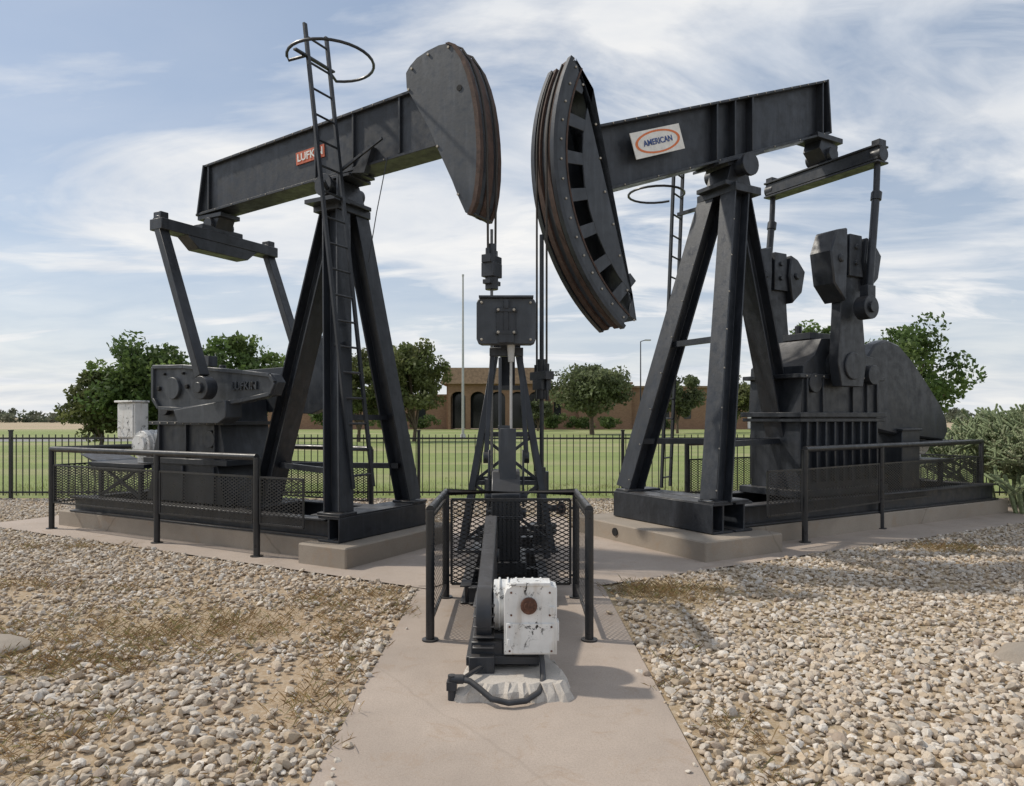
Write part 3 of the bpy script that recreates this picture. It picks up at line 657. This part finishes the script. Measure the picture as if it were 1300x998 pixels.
for t in(-.11,.11):
    m=M(); m.tube([(cs+(RR+.025)*math.cos(R(a)),t,cz+(RR+.025)*math.sin(R(a))) for a in range(24,-1,-3)]+[(sF,t,4.4),(sF,t,3.2),(sF,t,2.25)],.013,8)
    m.obj('bridle_cable',CABLE,J)
m=M(); m.box((sF,0,2.20),(.12,.36,.10)); m.box((sF,0,2.09),(.14,.2,.12)); m.cyl((sF,0,2.2),(sF,0,2.40),.06,n=12); m.cyl((sF,0,1.92),(sF,0,2.06),.07,n=12)
for t in(-.12,.12): m.cyl((sF,t,2.2),(sF,t,2.34),.028,n=10); m.cyl((sF,t,1.9),(sF,t,2.18),.02,n=8)
m.obj('carrier_bar',BLK,J,.004)
m=M(); m.cyl((sF,0,1.0),(sF,0,3.9),.026,n=12); m.obj('polished_rod',BLK,J)
def ext(m): m.bar((.12,-.9,4.8),(.05,-.3,4.8),.04,.05); m.bar((.1,-1.1,2.8),(.4,-.62,2.8),.04,.05)
lad=ladder(J,(0.0,-1.30,.60),(.15,-.85,5.55),.36,.31,ext,side=(.9,.43,0))
m=M(); c=Vector((.42,-1.05,5.1)); m.tube([(c.x+.42*math.cos(R(a)),c.y+.42*math.sin(R(a)),c.z) for a in range(-160,161,16)],.018,8); m.obj('safety_hoop',BLK,lad)

# ============================================================ SMALL CENTRE JACK
SO=(-.06,8.4); SA=R(90)
J=empty('pumpjack',(*SO,0),SA,'small dark pumpjack with square counterweight plate and white motor box','pumpjack')
m=M()
for t in(-.36,.36): m.ibeam((-2.0,t,.10),(1.6,t,.10),.1,.16,.012,.012)
for s in(-2.0,-1.2,-.4,.5,1.55): m.ibeam((s,-.33,.10),(s,.33,.10),.1,.15,.012,.012)
for s in(-.38,.48): m.box((s,0,.195),(.14,1.16,.03))
m.obj('base_skid',BLK,J,.003)
m=M(); m.box((0,0,2.50),(.26,.30,.04)); m.cyl((0,-.16,2.56),(0,.16,2.56),.06,n=16); m.box((0,0,2.56),(.12,.18,.12))
P=m.obj('samson_post',BLK,J,.003)
for z in(.95,1.50,2.05):
    f=(z-.2)/2.3; t=.52*(1-f)+.13*f
    for s0 in(-.38,.48):
        s=s0*(1-f); part('cross_brace',lambda m:m.bar((s,-t,z),(s,t,z),.04,.05),BLK,P)
    for sg_ in(-1,1): part('cross_brace',lambda m:m.bar((-.38*(1-f),sg_*t,z),(.48*(1-f),sg_*t,z),.04,.05),BLK,P)
for a,b_ in (((-.37,-.49,.3),(-.27,.37,.93)),((-.36,.49,.3),(-.26,-.37,.93)),((-.25,-.37,.97),(-.18,.29,1.48)),((-.24,.37,.97),(-.17,-.29,1.48))):
    part('cross_brace',lambda m:m.bar(a,b_,.02,.035),BLK,P)
for s in(-.38,.48):
    for t in(-.52,.52):
        q=M(); q.bar((s,t,.19),(s*.12,t*.25,2.49),.065,.075,(0,1,0)); q.obj('leg',BLK,P,.004)
m=M(); m.ibeam((-.98,0,2.72),(1.15,0,2.72),.14,.22,.018,.014); B=m.obj('walking_beam',BLK,J,.003)
def rrect(w,h,c): return [(-w+c,-h),(w-c,-h),(w-c*.3,-h+c*.3),(w,-h+c),(w,h-c),(w-c*.3,h-c*.3),(w-c,h),(-w+c,h),(-w+c*.3,h-c*.3),(-w,h-c),(-w,-h+c),(-w+c*.3,-h+c*.3)]
def platex(m,poly,x0,x1,yc,zc):
    n=len(poly); m.add([(x0,yc+a,zc+b) for a,b in poly]+[(x1,yc+a,zc+b) for a,b in poly],[tuple(range(n)),tuple(range(n,2*n))[::-1]]+[(i,(i+1)%n,n+(i+1)%n,n+i) for i in range(n)])
m=M()
for k in range(3): platex(m,rrect(.305-.012*(k%2),.235,.05),-1.12+k*.065,-1.06+k*.065,.0,2.69)
bolts(m,[(-1.12,y,z) for y in(-.25,.25) for z in(2.5,2.88)],(-1,0,0),.016,.02)
CW=m.obj('counterweight',[BLK2,BOLT],J,.006)
m=M(); m.box((-1.135,0,2.69),(.03,.05,.24)); m.box((-1.14,0,2.80),(.035,.22,.04)); m.box((-1.14,0,2.57),(.035,.22,.04)); m.box((-1.13,.0,2.69),(.02,.20,.28)); m.box((-1.15,.0,2.86),(.03,.05,.09)); m.box((-1.14,0,2.51),(.03,.16,.09))
bolts(m,[(-1.157,y,z) for y in(-.08,.08) for z in(2.57,2.80)],(-1,0,0),.016,.02); m.obj('clamp_frame',[BLK,BOLT],CW,.003)
part('cap_plate',lambda m:m.box((-1.08,0,2.938),(.16,.56,.02)),BLK2,CW)
m=M(); 
for y0,y1 in((-.1,-.08),(.08,.1)): m.prism([(1.1,3.02),(1.25,3.05),(1.36,2.8),(1.4,2.55),(1.36,2.3),(1.28,2.1),(1.2,2.14),(1.1,2.5)],y0,y1)
m.band(.1,2.55,1.27,1.3,-20,20,-.1,.1,12); m.obj('horse_head',BLK,J,.003)
m=M(); m.box((-.80,0,2.40),(.09,.36,.09)); m.box((-.8,0,2.52),(.12,.12,.2)); m.obj('equalizer',BLK,J,.004)
for t in(-.15,.15):
    m=M(); m.bar((-.80,t,2.4),(-.98,t*1.4,1.30),.035,.05,(0,1,0)); m.cyl((-.98,t*1.4-.03,1.28),(-.98,t*1.4+.03,1.28),.06,n=14); m.obj('pitman_arm',BLK,J,.003)
    m=M(); m.prism([(-1.05,1.36),(-.9,1.36),(-.98,.8),(-1.14,.78)],min(t*1.1,t*1.25),max(t*1.1,t*1.25)); m.obj('crank',BLK,J,.004)
m=M(); m.prism([(-1.5,.3),(-.8,.3),(-.8,1.0),(-.95,1.16),(-1.3,1.16),(-1.5,.95)],-.14,.14); m.box((-1.15,0,.72),(.74,.34,.04)); m.cyl((-1.07,-.22,.88),(-1.07,.22,.88),.06,n=14); m.cyl((-1.35,-.2,.75),(-1.35,.2,.75),.05,n=14)
m.box((-1.15,0,.24),(.8,.4,.12)); m.obj('gearbox',BLK,J,.008)
m=M(); m.box((-1.35,-.02,1.28),(.04,.16,.62)); m.cyl((-1.3,.06,1.16),(-1.3,.06,2.3),.016,n=10); m.box((-1.3,.02,1.6),(.03,.12,.04)); m.obj('brake_lever',BLK2,J,.002)
part('grease_tube',lambda m:(m.cyl((-1.0,-.05,2.28),(-1.0,-.05,2.50),.03,.045,n=12),m.cyl((-1.0,-.05,1.5),(-1.0,-.05,2.3),.014,n=8)),GALV,J)
m=M(); pl=[]
for i in range(13): a=R(75+i*15); pl.append((-3.72+.19*math.cos(a),.40+.19*math.sin(a)))
for i in range(15): a=R(-105+i*13); pl.append((-2.35+.34*math.cos(a),.52+.34*math.sin(a)))
m.prism(pl,.07,.17); m.cyl((-2.35,.05,.52),(-2.35,.19,.52),.06,n=14)
for i in range(5): m.box((-3.75+.02*i,.12,.25+.12*i*.5),(.4,.14,.012))
m.bar((-2.6,.12,.1),(-2.5,.12,.4),.05,.05); m.obj('belt_guard',BLK,J,.008)
m=M(); m.box((-3.55,0.0,.165),(.75,.46,.05)); m.box((-3.86,.10,.225),(.08,.2,.10)); m.box((-3.88,-.14,.21),(.06,.14,.06))
for t in(-.2,.2): m.bar((-3.85,t,.135),(-1.9,t,.135),.07,.06)
m.box((-3.9,.13,.13),(.14,.16,.14))
m.prism([(-3.9,.19),(-3.5,.19),(-3.6,.30),(-3.8,.30)],-.18,.19)
m.obj('motor_mount',BLK,J,.004)
m=M(); m.cyl((-3.66,-.30,.45),(-3.66,.06,.45),.165,n=28)
for i in range(6): m.cyl((-3.66,-.26+i*.055,.45),(-3.66,-.245+i*.055,.45),.178,n=28)
MO=m.obj('electric_motor',PEEL,J,.004,label='white electric motor with peeling paint')
m=M()
poly=[(-.165,-.215),(.165,-.215),(.165,.15),(.15,.19),(.10,.215),(-.12,.215),(-.165,.20)]
platex(m,poly,-3.99,-3.84,-.175,.44)
platex(m,[(-.15,-.205),(.15,-.205),(.15,-.02),(-.15,-.02)],-4.0,-3.99,-.175,.44)
m.box((-3.92,-.345,.36),(.08,.02,.12)); m.box((-3.93,-.175,.662),(.14,.25,.02)); m.box((-3.995,-.31,.50),(.02,.03,.05)); m.box((-3.995,-.04,.30),(.02,.02,.05))
bolts(m,[(-4.0,-.175+y,.44+z) for y in(-.13,.13) for z in(-.19,-.04)]+[(-3.99,-.175+y,.44+z) for y in(-.12,.12) for z in(.03,.17)],(-1,0,0),.008,.006)
BX=m.obj('terminal_box',[PEEL,HUBR],MO,.006,label='square white box with chipped paint and rusty hub')
m=M(); m.cyl((-3.99,-.165,.53),(-4.012,-.165,.53),.052,n=24); m.cyl((-4.012,-.165,.53),(-4.02,-.165,.53),.03,n=20); m.box((-4.022,-.165,.53),(.006,.012,.05)); m.obj('hub',HUBR,BX,.003,label='rusty round switch hub')
m=M(); m.tube([(-3.93,-.24,.23),(-3.97,-.25,.16),(-4.06,-.25,.10),(-4.17,-.22,.06),(-4.26,-.14,.045),(-4.29,-.04,.045),(-4.27,.06,.06),(-4.22,.13,.10),(-4.18,.19,.13),(-4.16,.25,.135)],.018,12)
m.cyl((-4.16,.23,.135),(-4.16,.30,.135),.028,n=12); m.cyl((-4.16,.30,.16),(-4.16,.30,.0),.024,n=12); m.cyl((-4.16,.24,.135),(-3.95,.12,.14),.014,n=8); m.cyl((-3.92,-.24,.20),(-3.92,-.24,.26),.026,n=12)
m.box((-4.16,.30,.10),(.06,.06,.05)); m.obj('conduit',BLK,MO)
p=M(); rr=random.Random(4); ring=[]; 
for x0,y0,x1,y1,n in((-.30,4.20,.33,4.20,22),(.37,4.24,.33,4.6,10),(.28,4.62,.27,6.2,6),(-.26,6.2,-.27,4.62,6),(-.31,4.6,-.34,4.24,10)):
    for i in range(n): f=i/(n-1); ring.append((x0+(x1-x0)*f+rr.uniform(-.018,.018),y0+(y1-y0)*f+rr.uniform(-.018,.018)))
n=len(ring); vs=[(x,y,.012) for x,y in ring]+[(x*.96+rr.uniform(-.01,.01),y+.02+rr.uniform(-.008,.008),.055+rr.uniform(-.01,.01)) for x,y in ring]+[(x*.86,y+.07+rr.uniform(-.01,.01),.098+rr.uniform(-.004,.004)) for x,y in ring]
p.add(vs,[(i,(i+1)%n,n+(i+1)%n,n+i) for i in range(n)]+[(n+i,n+(i+1)%n,2*n+(i+1)%n,2*n+i) for i in range(n)]+[tuple(range(2*n,3*n))])
o=p.obj('concrete_plinth',concrete('plinth_concrete',(.56,.51,.45),.2,.8),sm=False); o['label']='low chipped concrete plinth under the white motor'; o['category']='plinth'

def wellhead(x,y,h,lab):
    e=empty('wellhead',(x,y,0),R(20),lab,'wellhead','wellheads under the horse heads')
    m=M(); m.cyl((0,0,.012),(0,0,.4),.11,n=20); m.cyl((0,0,.30),(0,0,.35),.18,n=20); m.cyl((0,0,.37),(0,0,.42),.18,n=20); m.cyl((0,0,.4),(0,0,h-.25),.06,n=16); m.cyl((0,0,h-.25),(0,0,h),.085,n=16); m.cyl((0,0,h),(0,0,h+.05),.05,n=14)
    m.cyl((0,0,.6),(.28,0,.6),.04,n=12); m.cyl((.24,0,.6),(.27,0,.6),.08,n=14); m.cyl((.2,0,.6),(.2,-.12,.6),.015,n=8); m.obj('casing',BLK,e,.003)
    m=M(); m.band(.2,.6,.05,.065,0,360,-.13,-.115,20); m.bar((.14,-.122,.6),(.26,-.122,.6),.01,.01); m.obj('valve_wheel',RUST,e)
x,y=W(LO,LA,2.25,0); wellhead(x,y,1.0,'short dark wellhead pipe with flanges and valve')
x,y=W(RO,RA,sF,0); wellhead(x,y,1.05,'short dark wellhead pipe with flanges and valve')

# ------------------------------------------------------------ railings
def railing(lab,segs,h,zm0,zm1,base=.012,pr=.04):
    x0,y0=segs[0][0]
    e=empty('safety_railing',(x0,y0,0),0,lab,'railing','black mesh safety railings')
    for pl in segs:
        P=[Vector((x-x0,y-y0,0)) for x,y in pl]
        for p in P:
            m=M(); m.cyl((p.x,p.y,base),(p.x,p.y,h-.005),pr,n=16); m.cyl((p.x,p.y,base),(p.x,p.y,base+.012),pr*1.9,n=16); m.obj('post',RAIL,e)
        m=M(); m.tube([(p.x,p.y,h) for p in P],pr*1.02,14); m.obj('top_rail',RAIL,e)
        for a,b in zip(P[:-1],P[1:]):
            d=(b-a).normalized()
            A=a+d*(pr+.02); Bq=b-d*(pr+.02)
            m=M(); meshgrid(m,(A.x,A.y,0),(Bq.x,Bq.y,0),zm0,zm1); 
            for z in(zm0,zm1): m.bar((A.x,A.y,z),(Bq.x,Bq.y,z),.022,.022)
            for q in(A,Bq): m.bar((q.x,q.y,zm0),(q.x,q.y,zm1),.022,.022)
            for z in(zm0+.08,zm1-.08):
                m.bar((a.x,a.y,z),(A.x,A.y,z),.015,.02); m.bar((b.x,b.y,z),(Bq.x,Bq.y,z),.015,.02)
            m.obj('mesh_panel',RAIL,e,sm=False)
    return e
def wing(e,A,B,z0,z1):
    x0,y0=e.location.x,e.location.y; A=Vector((A[0]-x0,A[1]-y0,0));Bq=Vector((B[0]-x0,B[1]-y0,0)); m=M(); meshgrid(m,A,Bq,z0,z1)
    for z in(z0,z1): m.bar((A.x,A.y,z),(Bq.x,Bq.y,z),.022,.022)
    for q in(A,Bq): m.bar((q.x,q.y,z0),(q.x,q.y,z1),.022,.022)
    m.obj('mesh_panel',RAIL,e,sm=False)
w_=lambda s,t:W(LO,LA,s,t)
e=railing('black pipe and mesh railing beside the round headed pumpjack pad',[[w_(-.47,-.98),w_(-2.38,-.98),w_(-4.9,-.98),w_(-4.9,1.45),w_(-3.1,1.45),w_(-.75,1.45)]],1.22,.42,.98,base=.02)
wing(e,w_(-.41,-.98),w_(.30,-.98),.42,.98)
e=railing('black pipe and mesh railing beside the crescent headed pumpjack pad',[[(3.95,9.56),(5.60,10.75),(8.34,12.6),(7.5,14.2),(5.0,12.9),(2.9,11.75)]],1.27,.42,1.0,base=.016)
wing(e,(3.88,9.50),(3.3,9.15),.42,1.0)
e=railing('black mesh railing open at the front around the small pumpjack motor',[[(-.62,5.37),(-.62,6.65),(.60,6.65),(.585,5.37)]],1.0,.14,.93,base=.012,pr=.033)

# ------------------------------------------------------------ iron fence
e=empty('iron_fence',(0,14.6,0),0,'long black iron picket fence at the edge of the lawn','fence')
m=M(); x=-17.5
while x<13.4: m.box((x,0,.72),(.016,.016,1.26)); x+=.135
o=m.obj('pickets',RAIL,e,sm=False); o['kind']='stuff'
for z in(.16,1.27): part('rail',lambda m:m.box((-2.05,0,z),(30.9,.03,.035)),RAIL,e,sm=False)
for i in range(-4,4):
    m=M(); m.box((-1.92+i*4.2,0.0,.71),(.06,.06,1.42)); m.box((-1.92+i*4.2,0,1.43),(.075,.075,.03)); m.obj('post',RAIL,e,.003)

# ------------------------------------------------------------ building
bm_,nt,b=newmat('tan_brick')
tcn=N(nt,'ShaderNodeTexCoord'); mp=N(nt,'ShaderNodeMapping'); mp.inputs['Rotation'].default_value=(R(90),0,0)
nt.links.new(tcn.outputs['Object'],mp.inputs[0]); br=N(nt,'ShaderNodeTexBrick'); nt.links.new(mp.outputs[0],br.inputs['Vector']); br.inputs['Scale'].default_value=2
br.inputs['Color1'].default_value=(.31,.185,.115,1); br.inputs['Color2'].default_value=(.24,.135,.085,1); br.inputs['Mortar'].default_value=(.30,.22,.15,1); br.inputs['Mortar Size'].default_value=.012
c=mix(nt,ramp(nt,noise(nt,.6,6,.6),[(.35,0),(.7,.5)]),br.outputs['Color'],(.20,.12,.07)); nt.links.new(c,b.inputs['Base Color']); b.inputs['Roughness'].default_value=.9
BRICK=bm_; ROOF=simple('brown_shingle',(.23,.155,.095),.9,0,.35,3)
BY=100
e=empty('museum_building',(-2,BY,0),0,'long low tan brick building with arched entrance and shingled parapet','building')
def arch_wall(m,x0,x1,z1,cx_,hw,zs,y0,y1):
    pts=[(x0,0),(cx_-hw,0),(cx_-hw,zs)]+[(cx_-hw*math.cos(R(a)),zs+hw*math.sin(R(a))*.9) for a in range(15,180,15)]+[(cx_+hw,zs),(cx_+hw,0),(x1,0),(x1,z1),(x0,z1)]
    m.prism(pts,y0,y1)
m=M(); xs=[-7.0,-4.2,-1.4,1.4,4.2,6.6]
for a,b2 in zip(xs[:-1],xs[1:]): arch_wall(m,a,b2,6.4,(a+b2)/2,1.05,4.4,-.3,.3)
m.box((-7.0,4.3,3.2),(.5,8,6.4)); m.box((6.6,4.3,3.2),(.5,8,6.4))
m.box((22.5,4.5,2.95),(31.4,6,5.9)); m.box((15.2,2.5,3.2),(7.5,4,6.4)); m.box((-21,4.5,2.35),(27.5,6,4.7))
m.box((46,6,2.7),(15.4,6,5.4))
m.obj('wall',BRICK,e,sm=False)
m=M(); m.box((-.2,3.6,3.2),(13.0,.2,6.2)); m.obj('glass_front',GLASS,e,sm=False)
m=M(); 
m.add([(-8,-1.2,6.4),(7.6,-1.2,6.4),(7.6,9,6.4),(-8,9,6.4),(-7.4,-.2,8.7),(7.0,-.2,8.7),(7.0,8.2,8.7),(-7.4,8.2,8.7)],[(0,3,2,1),(4,5,6,7),(0,1,5,4),(1,2,6,5),(2,3,7,6),(3,0,4,7)]); m.obj('roof',ROOF,e,sm=False)
for c_,d_ in(((22.6,4.4,6.05),(31.8,6.6,.3)),((15.2,2.4,6.55),(7.8,4.4,.3)),((-21,4.4,4.85),(27.8,6.6,.3)),((46.1,5.9,5.55),(15.8,6.6,.3))): part('roof',lambda m:m.box(c_,d_),ROOF,e,sm=False)
for i in range(7):
    x=8.5+i*3.1
    if 11<x<19.2: continue
    m=M(); m.box((x,1.47,2.8),(1.0,.1,2.6)); m.obj('window',GLASS,e,sm=False)
for x in(-31,-26,-21,-16,-11): m=M(); m.box((x,1.47,2.3),(1.3,.1,2.0)); m.obj('window',GLASS,e,sm=False)
m=M(); m.box((36.5,1.4,1.7),(1.6,.3,3.2)); m.obj('door',WHT,e,.02)
e=empty('flagpole',(-4.15,60,0),0,'tall slim pale flagpole standing on the lawn','flagpole'); m=M(); m.cyl((0,0,.01),(0,0,13.7),.12,.07,n=14); m.cyl((0,0,.01),(0,0,.3),.25,.2,n=14); m.obj('pole',GALV,e); m=M(); m.tube([(0,0,13.65),(0,0,13.8)],.1,10); m.obj('finial',GALV,e)
e=empty('street_lamp',(12.7,70,0),0,'thin dark street lamp beside the building lawn','street lamp'); m=M(); m.cyl((0,0,.01),(0,0,9.2),.08,.05,n=10); m.tube([(0,0,9.2),(.5,0,9.35)],.04,8); m.obj('pole',BLK,e); m=M(); m.box((.7,0,9.33),(.6,.25,.12)); m.obj('lamp_head',GALV,e)

# ------------------------------------------------------------ trees
def quads_obj(name,P,C,mat,parent=None):
    n=len(P)//4; me=bpy.data.meshes.new(name); me.vertices.add(4*n); me.vertices.foreach_set('co',P.astype(np.float32).ravel())
    me.loops.add(4*n); me.loops.foreach_set('vertex_index',np.arange(4*n,dtype=np.int32)); me.polygons.add(n); me.polygons.foreach_set('loop_start',np.arange(0,4*n,4,dtype=np.int32)); me.update()
    at=me.color_attributes.new('col','FLOAT_COLOR','POINT'); at.data.foreach_set('color',np.concatenate([C,np.ones((len(C),1))],1).astype(np.float32).ravel())
    me.materials.append(mat); o=bpy.data.objects.new(name,me); COL.objects.link(o)
    if parent: o.parent=parent
    return o
def leaves(centers,rads,per,size,cols,r):
    ps=[];cc=[]
    for c,rad in zip(centers,rads):
        d=r.normal(size=(per,3)); d/=np.linalg.norm(d,axis=1)[:,None]; q=c+d*(rad*r.uniform(.25,1.12,per)**.6)[:,None]*np.array([1,1,.75])
        u=r.normal(size=(per,3)); u/=np.linalg.norm(u,axis=1)[:,None]; v=np.cross(u,r.normal(size=(per,3))); v/=np.linalg.norm(v,axis=1)[:,None]
        s=(size*r.uniform(.6,1.3,per))[:,None]
        quad=np.stack([q-u*s,q-v*s*.55,q+u*s,q+v*s*.55],1).reshape(-1,3); ps.append(quad)
        base=cols[r.integers(len(cols))]*r.uniform(.7,1.3); k=r.uniform(.75,1.25,(per,1))
        cc.append(np.repeat(base*k,4,0))
    return np.concatenate(ps),np.concatenate(cc)
G1=np.array([(.11,.165,.05),(.145,.20,.065),(.085,.13,.042)]); G2=np.array([(.15,.17,.065),(.12,.145,.055),(.17,.185,.075)]); G3=np.array([(.12,.145,.07),(.155,.18,.09)])
def tree(x,y,h,rx,z0,cols,nc,per,size,seed,lab):
    r=np.random.default_rng(seed); e=empty('tree',(x,y,0),r.uniform(0,6),lab,'tree')
    cz_=(h+z0)/2; rz=(h-z0)/2; C=[];Rd=[]
    for i in range(nc):
        d=r.normal(size=3); d/=np.linalg.norm(d)
        q=d*r.uniform(.2,1)**.5*np.array([rx*.86,rx*.86,rz*.84])*r.uniform(.85,1.10)
        C.append(q+np.array([0,0,cz_])); Rd.append(rx*r.uniform(.16,.32))
    C=np.array(C)
    m=M(); tr=max(.10,rx*.055); m.cyl((0,0,0),(.1,.05,z0*.9+.3),tr,tr*.75,n=10)
    for i in range(min(nc,11)):
        c=C[i]; mid=Vector((c[0]*.35,c[1]*.35,z0+(c[2]-z0)*.45)); m.cyl((.1,.05,z0*.8),mid,tr*.6,tr*.35,n=7); m.cyl(mid,Vector(c),tr*.35,tr*.1,n=6)
    m.obj('trunk',BARK,e)
    P_,Cc=leaves(C,Rd,per,size,cols,r); quads_obj('crown',P_,Cc,LEAF,e); return e
T=[(-20.4,40,6.3,3.6,.7,G1,100,140,.15,1,'broad leafy green tree behind the lawn fence'),
(-16.6,43,7.0,3.0,1.0,G1,76,135,.16,2,'dense green tree rising behind the pumpjack gearbox'),
(-23.2,40,4.8,2.3,.4,G2,50,120,.14,3,'low rounded green tree at the lawn edge'),
(-6.9,50,7.3,2.75,1.0,G2,80,130,.15,4,'rounded olive green tree beside the arched entrance'),
(-10.6,49,7.0,2.4,.9,G2,60,125,.15,5,'rounded olive green tree on the lawn'),
(7.9,70,7.1,4.5,2.0,G3,80,125,.20,6,'spreading grey green tree with visible trunk on the lawn'),
(17.5,75,7.1,2.8,1.4,G3,50,120,.2,7,'small round tree in front of the brick wall'),
(24.6,80,6.6,2.9,1.2,G2,50,120,.2,8,'small round tree in front of the brick wall'),
(14.4,35,6.9,1.8,1.2,G1,44,110,.13,9,'leafy tree rising behind the gearbox'),
(22.6,40,7.4,3.5,1.3,G1,60,105,.15,10,'open crowned green tree behind the belt guard'),
(-15.0,58,6.4,2.8,.8,G1,46,110,.17,12,'green tree on the far lawn'),
(3.2,88,4.2,2.2,.8,G3,30,110,.18,13,'small shrubby tree by the brick building')]
for t in T: tree(*t)
def bush(x,y,h,rx,seed,lab):
    r=np.random.default_rng(seed); e=empty('bush',(x,y,0),0,lab,'bush'); C=[];Rd=[]
    for i in range(20):
        a=r.uniform(0,6.28); q=r.uniform(0,.75)*rx; C.append((q*math.cos(a),q*math.sin(a)*.6,r.uniform(.25,.8)*h)); Rd.append(h*.28)
    P_,Cc=leaves(np.array(C),Rd,100,.14,G1*.8,r); quads_obj('foliage',P_,Cc,LEAF,e)
for i,(x,y,h,rx) in enumerate([(5.5,94,2.4,2.5),(9,95,2,2.4),(13,95,1.9,2.2),(-12,95,2.2,3),(-17,95,1.9,3),(20,94,1.8,2)]): bush(x,y,h,rx,40+i,'clipped green bush against the brick wall')
r=np.random.default_rng(5); C=[];Rd=[]
for i in range(900):
    x=r.uniform(-330,330); 
    if -60<x<60: continue
    hh=1.2+1.0*math.sin(x*.06)+.8*math.sin(x*.17+1); C.append((x,r.uniform(215,260),r.uniform(.2,1)*max(.8,hh+1.0))); Rd.append(r.uniform(1.6,2.6))
P_,Cc=leaves(np.array(C),Rd,60,.7,np.array([(.13,.15,.10),(.16,.17,.12)]),r); o=quads_obj('distant_treeline',P_,Cc,LEAF); o['kind']='stuff'; o['label']='far line of low trees on the flat horizon'; o['category']='trees'

# ------------------------------------------------------------ cholla cactus
CH=simple('cactus_skin',(.20,.245,.125),.8,0,.4,25,.6); SPN=simple('spine',(.42,.42,.27),.8)
def cholla(x,y,h,seed,spread,lab,nroot=12):
    r=random.Random(seed); e=empty('cactus',(x,y,0),0,lab,'cactus','branching cacti at the gravel edge'); m=M(); sp=M()
    def grow(p,d,L,rad,dep):
        q=p+d*L; m.cyl(p-d*rad*.5,q,rad*.85,rad,n=6); m.cyl(q,q+d*rad*.7,rad,rad*.45,n=6)
        for k in range(int(L*90)):
            a=p+d*(L*r.random()); v=Vector((r.gauss(0,1),r.gauss(0,1),r.gauss(0,1))); v=(v-d*v.dot(d)).normalized(); u=v.cross(d)*.004; t0=a+v*rad; t1=a+v*(rad+.03)
            sp.add([t0-u,t0+u,t1],[(0,1,2)])
        if dep<=0 or q.z>h: return
        for k in range(r.choice((2,2,3))):
            nd=(d+Vector((r.gauss(0,.65),r.gauss(0,.65),r.gauss(.22,.32)))).normalized()
            if nd.z<0: nd.z=.12
            grow(q,nd.normalized(),L*r.uniform(.78,1.02),max(rad*.85,.021),dep-1)
    for k in range(nroot):
        a=r.uniform(0,6.28); rr_=spread*r.random()**.5; grow(Vector((math.cos(a)*rr_,math.sin(a)*rr_*.7,.02)),Vector((math.cos(a)*.35,math.sin(a)*.35,1)).normalized(),.36,.042,6)
    m.obj('stem',CH,e); o=sp.obj('spines',SPN,e,sm=False); o['kind']='stuff'
cholla(9.75,14.0,2.05,3,.75,'tall branching grey green cactus at the gravel edge',12); cholla(10.2,12.9,1.75,5,.7,'tall branching grey green cactus at the gravel edge',12); cholla(9.1,12.5,.65,8,.35,'low branching green cactus beside the railing end',5)
print('done')
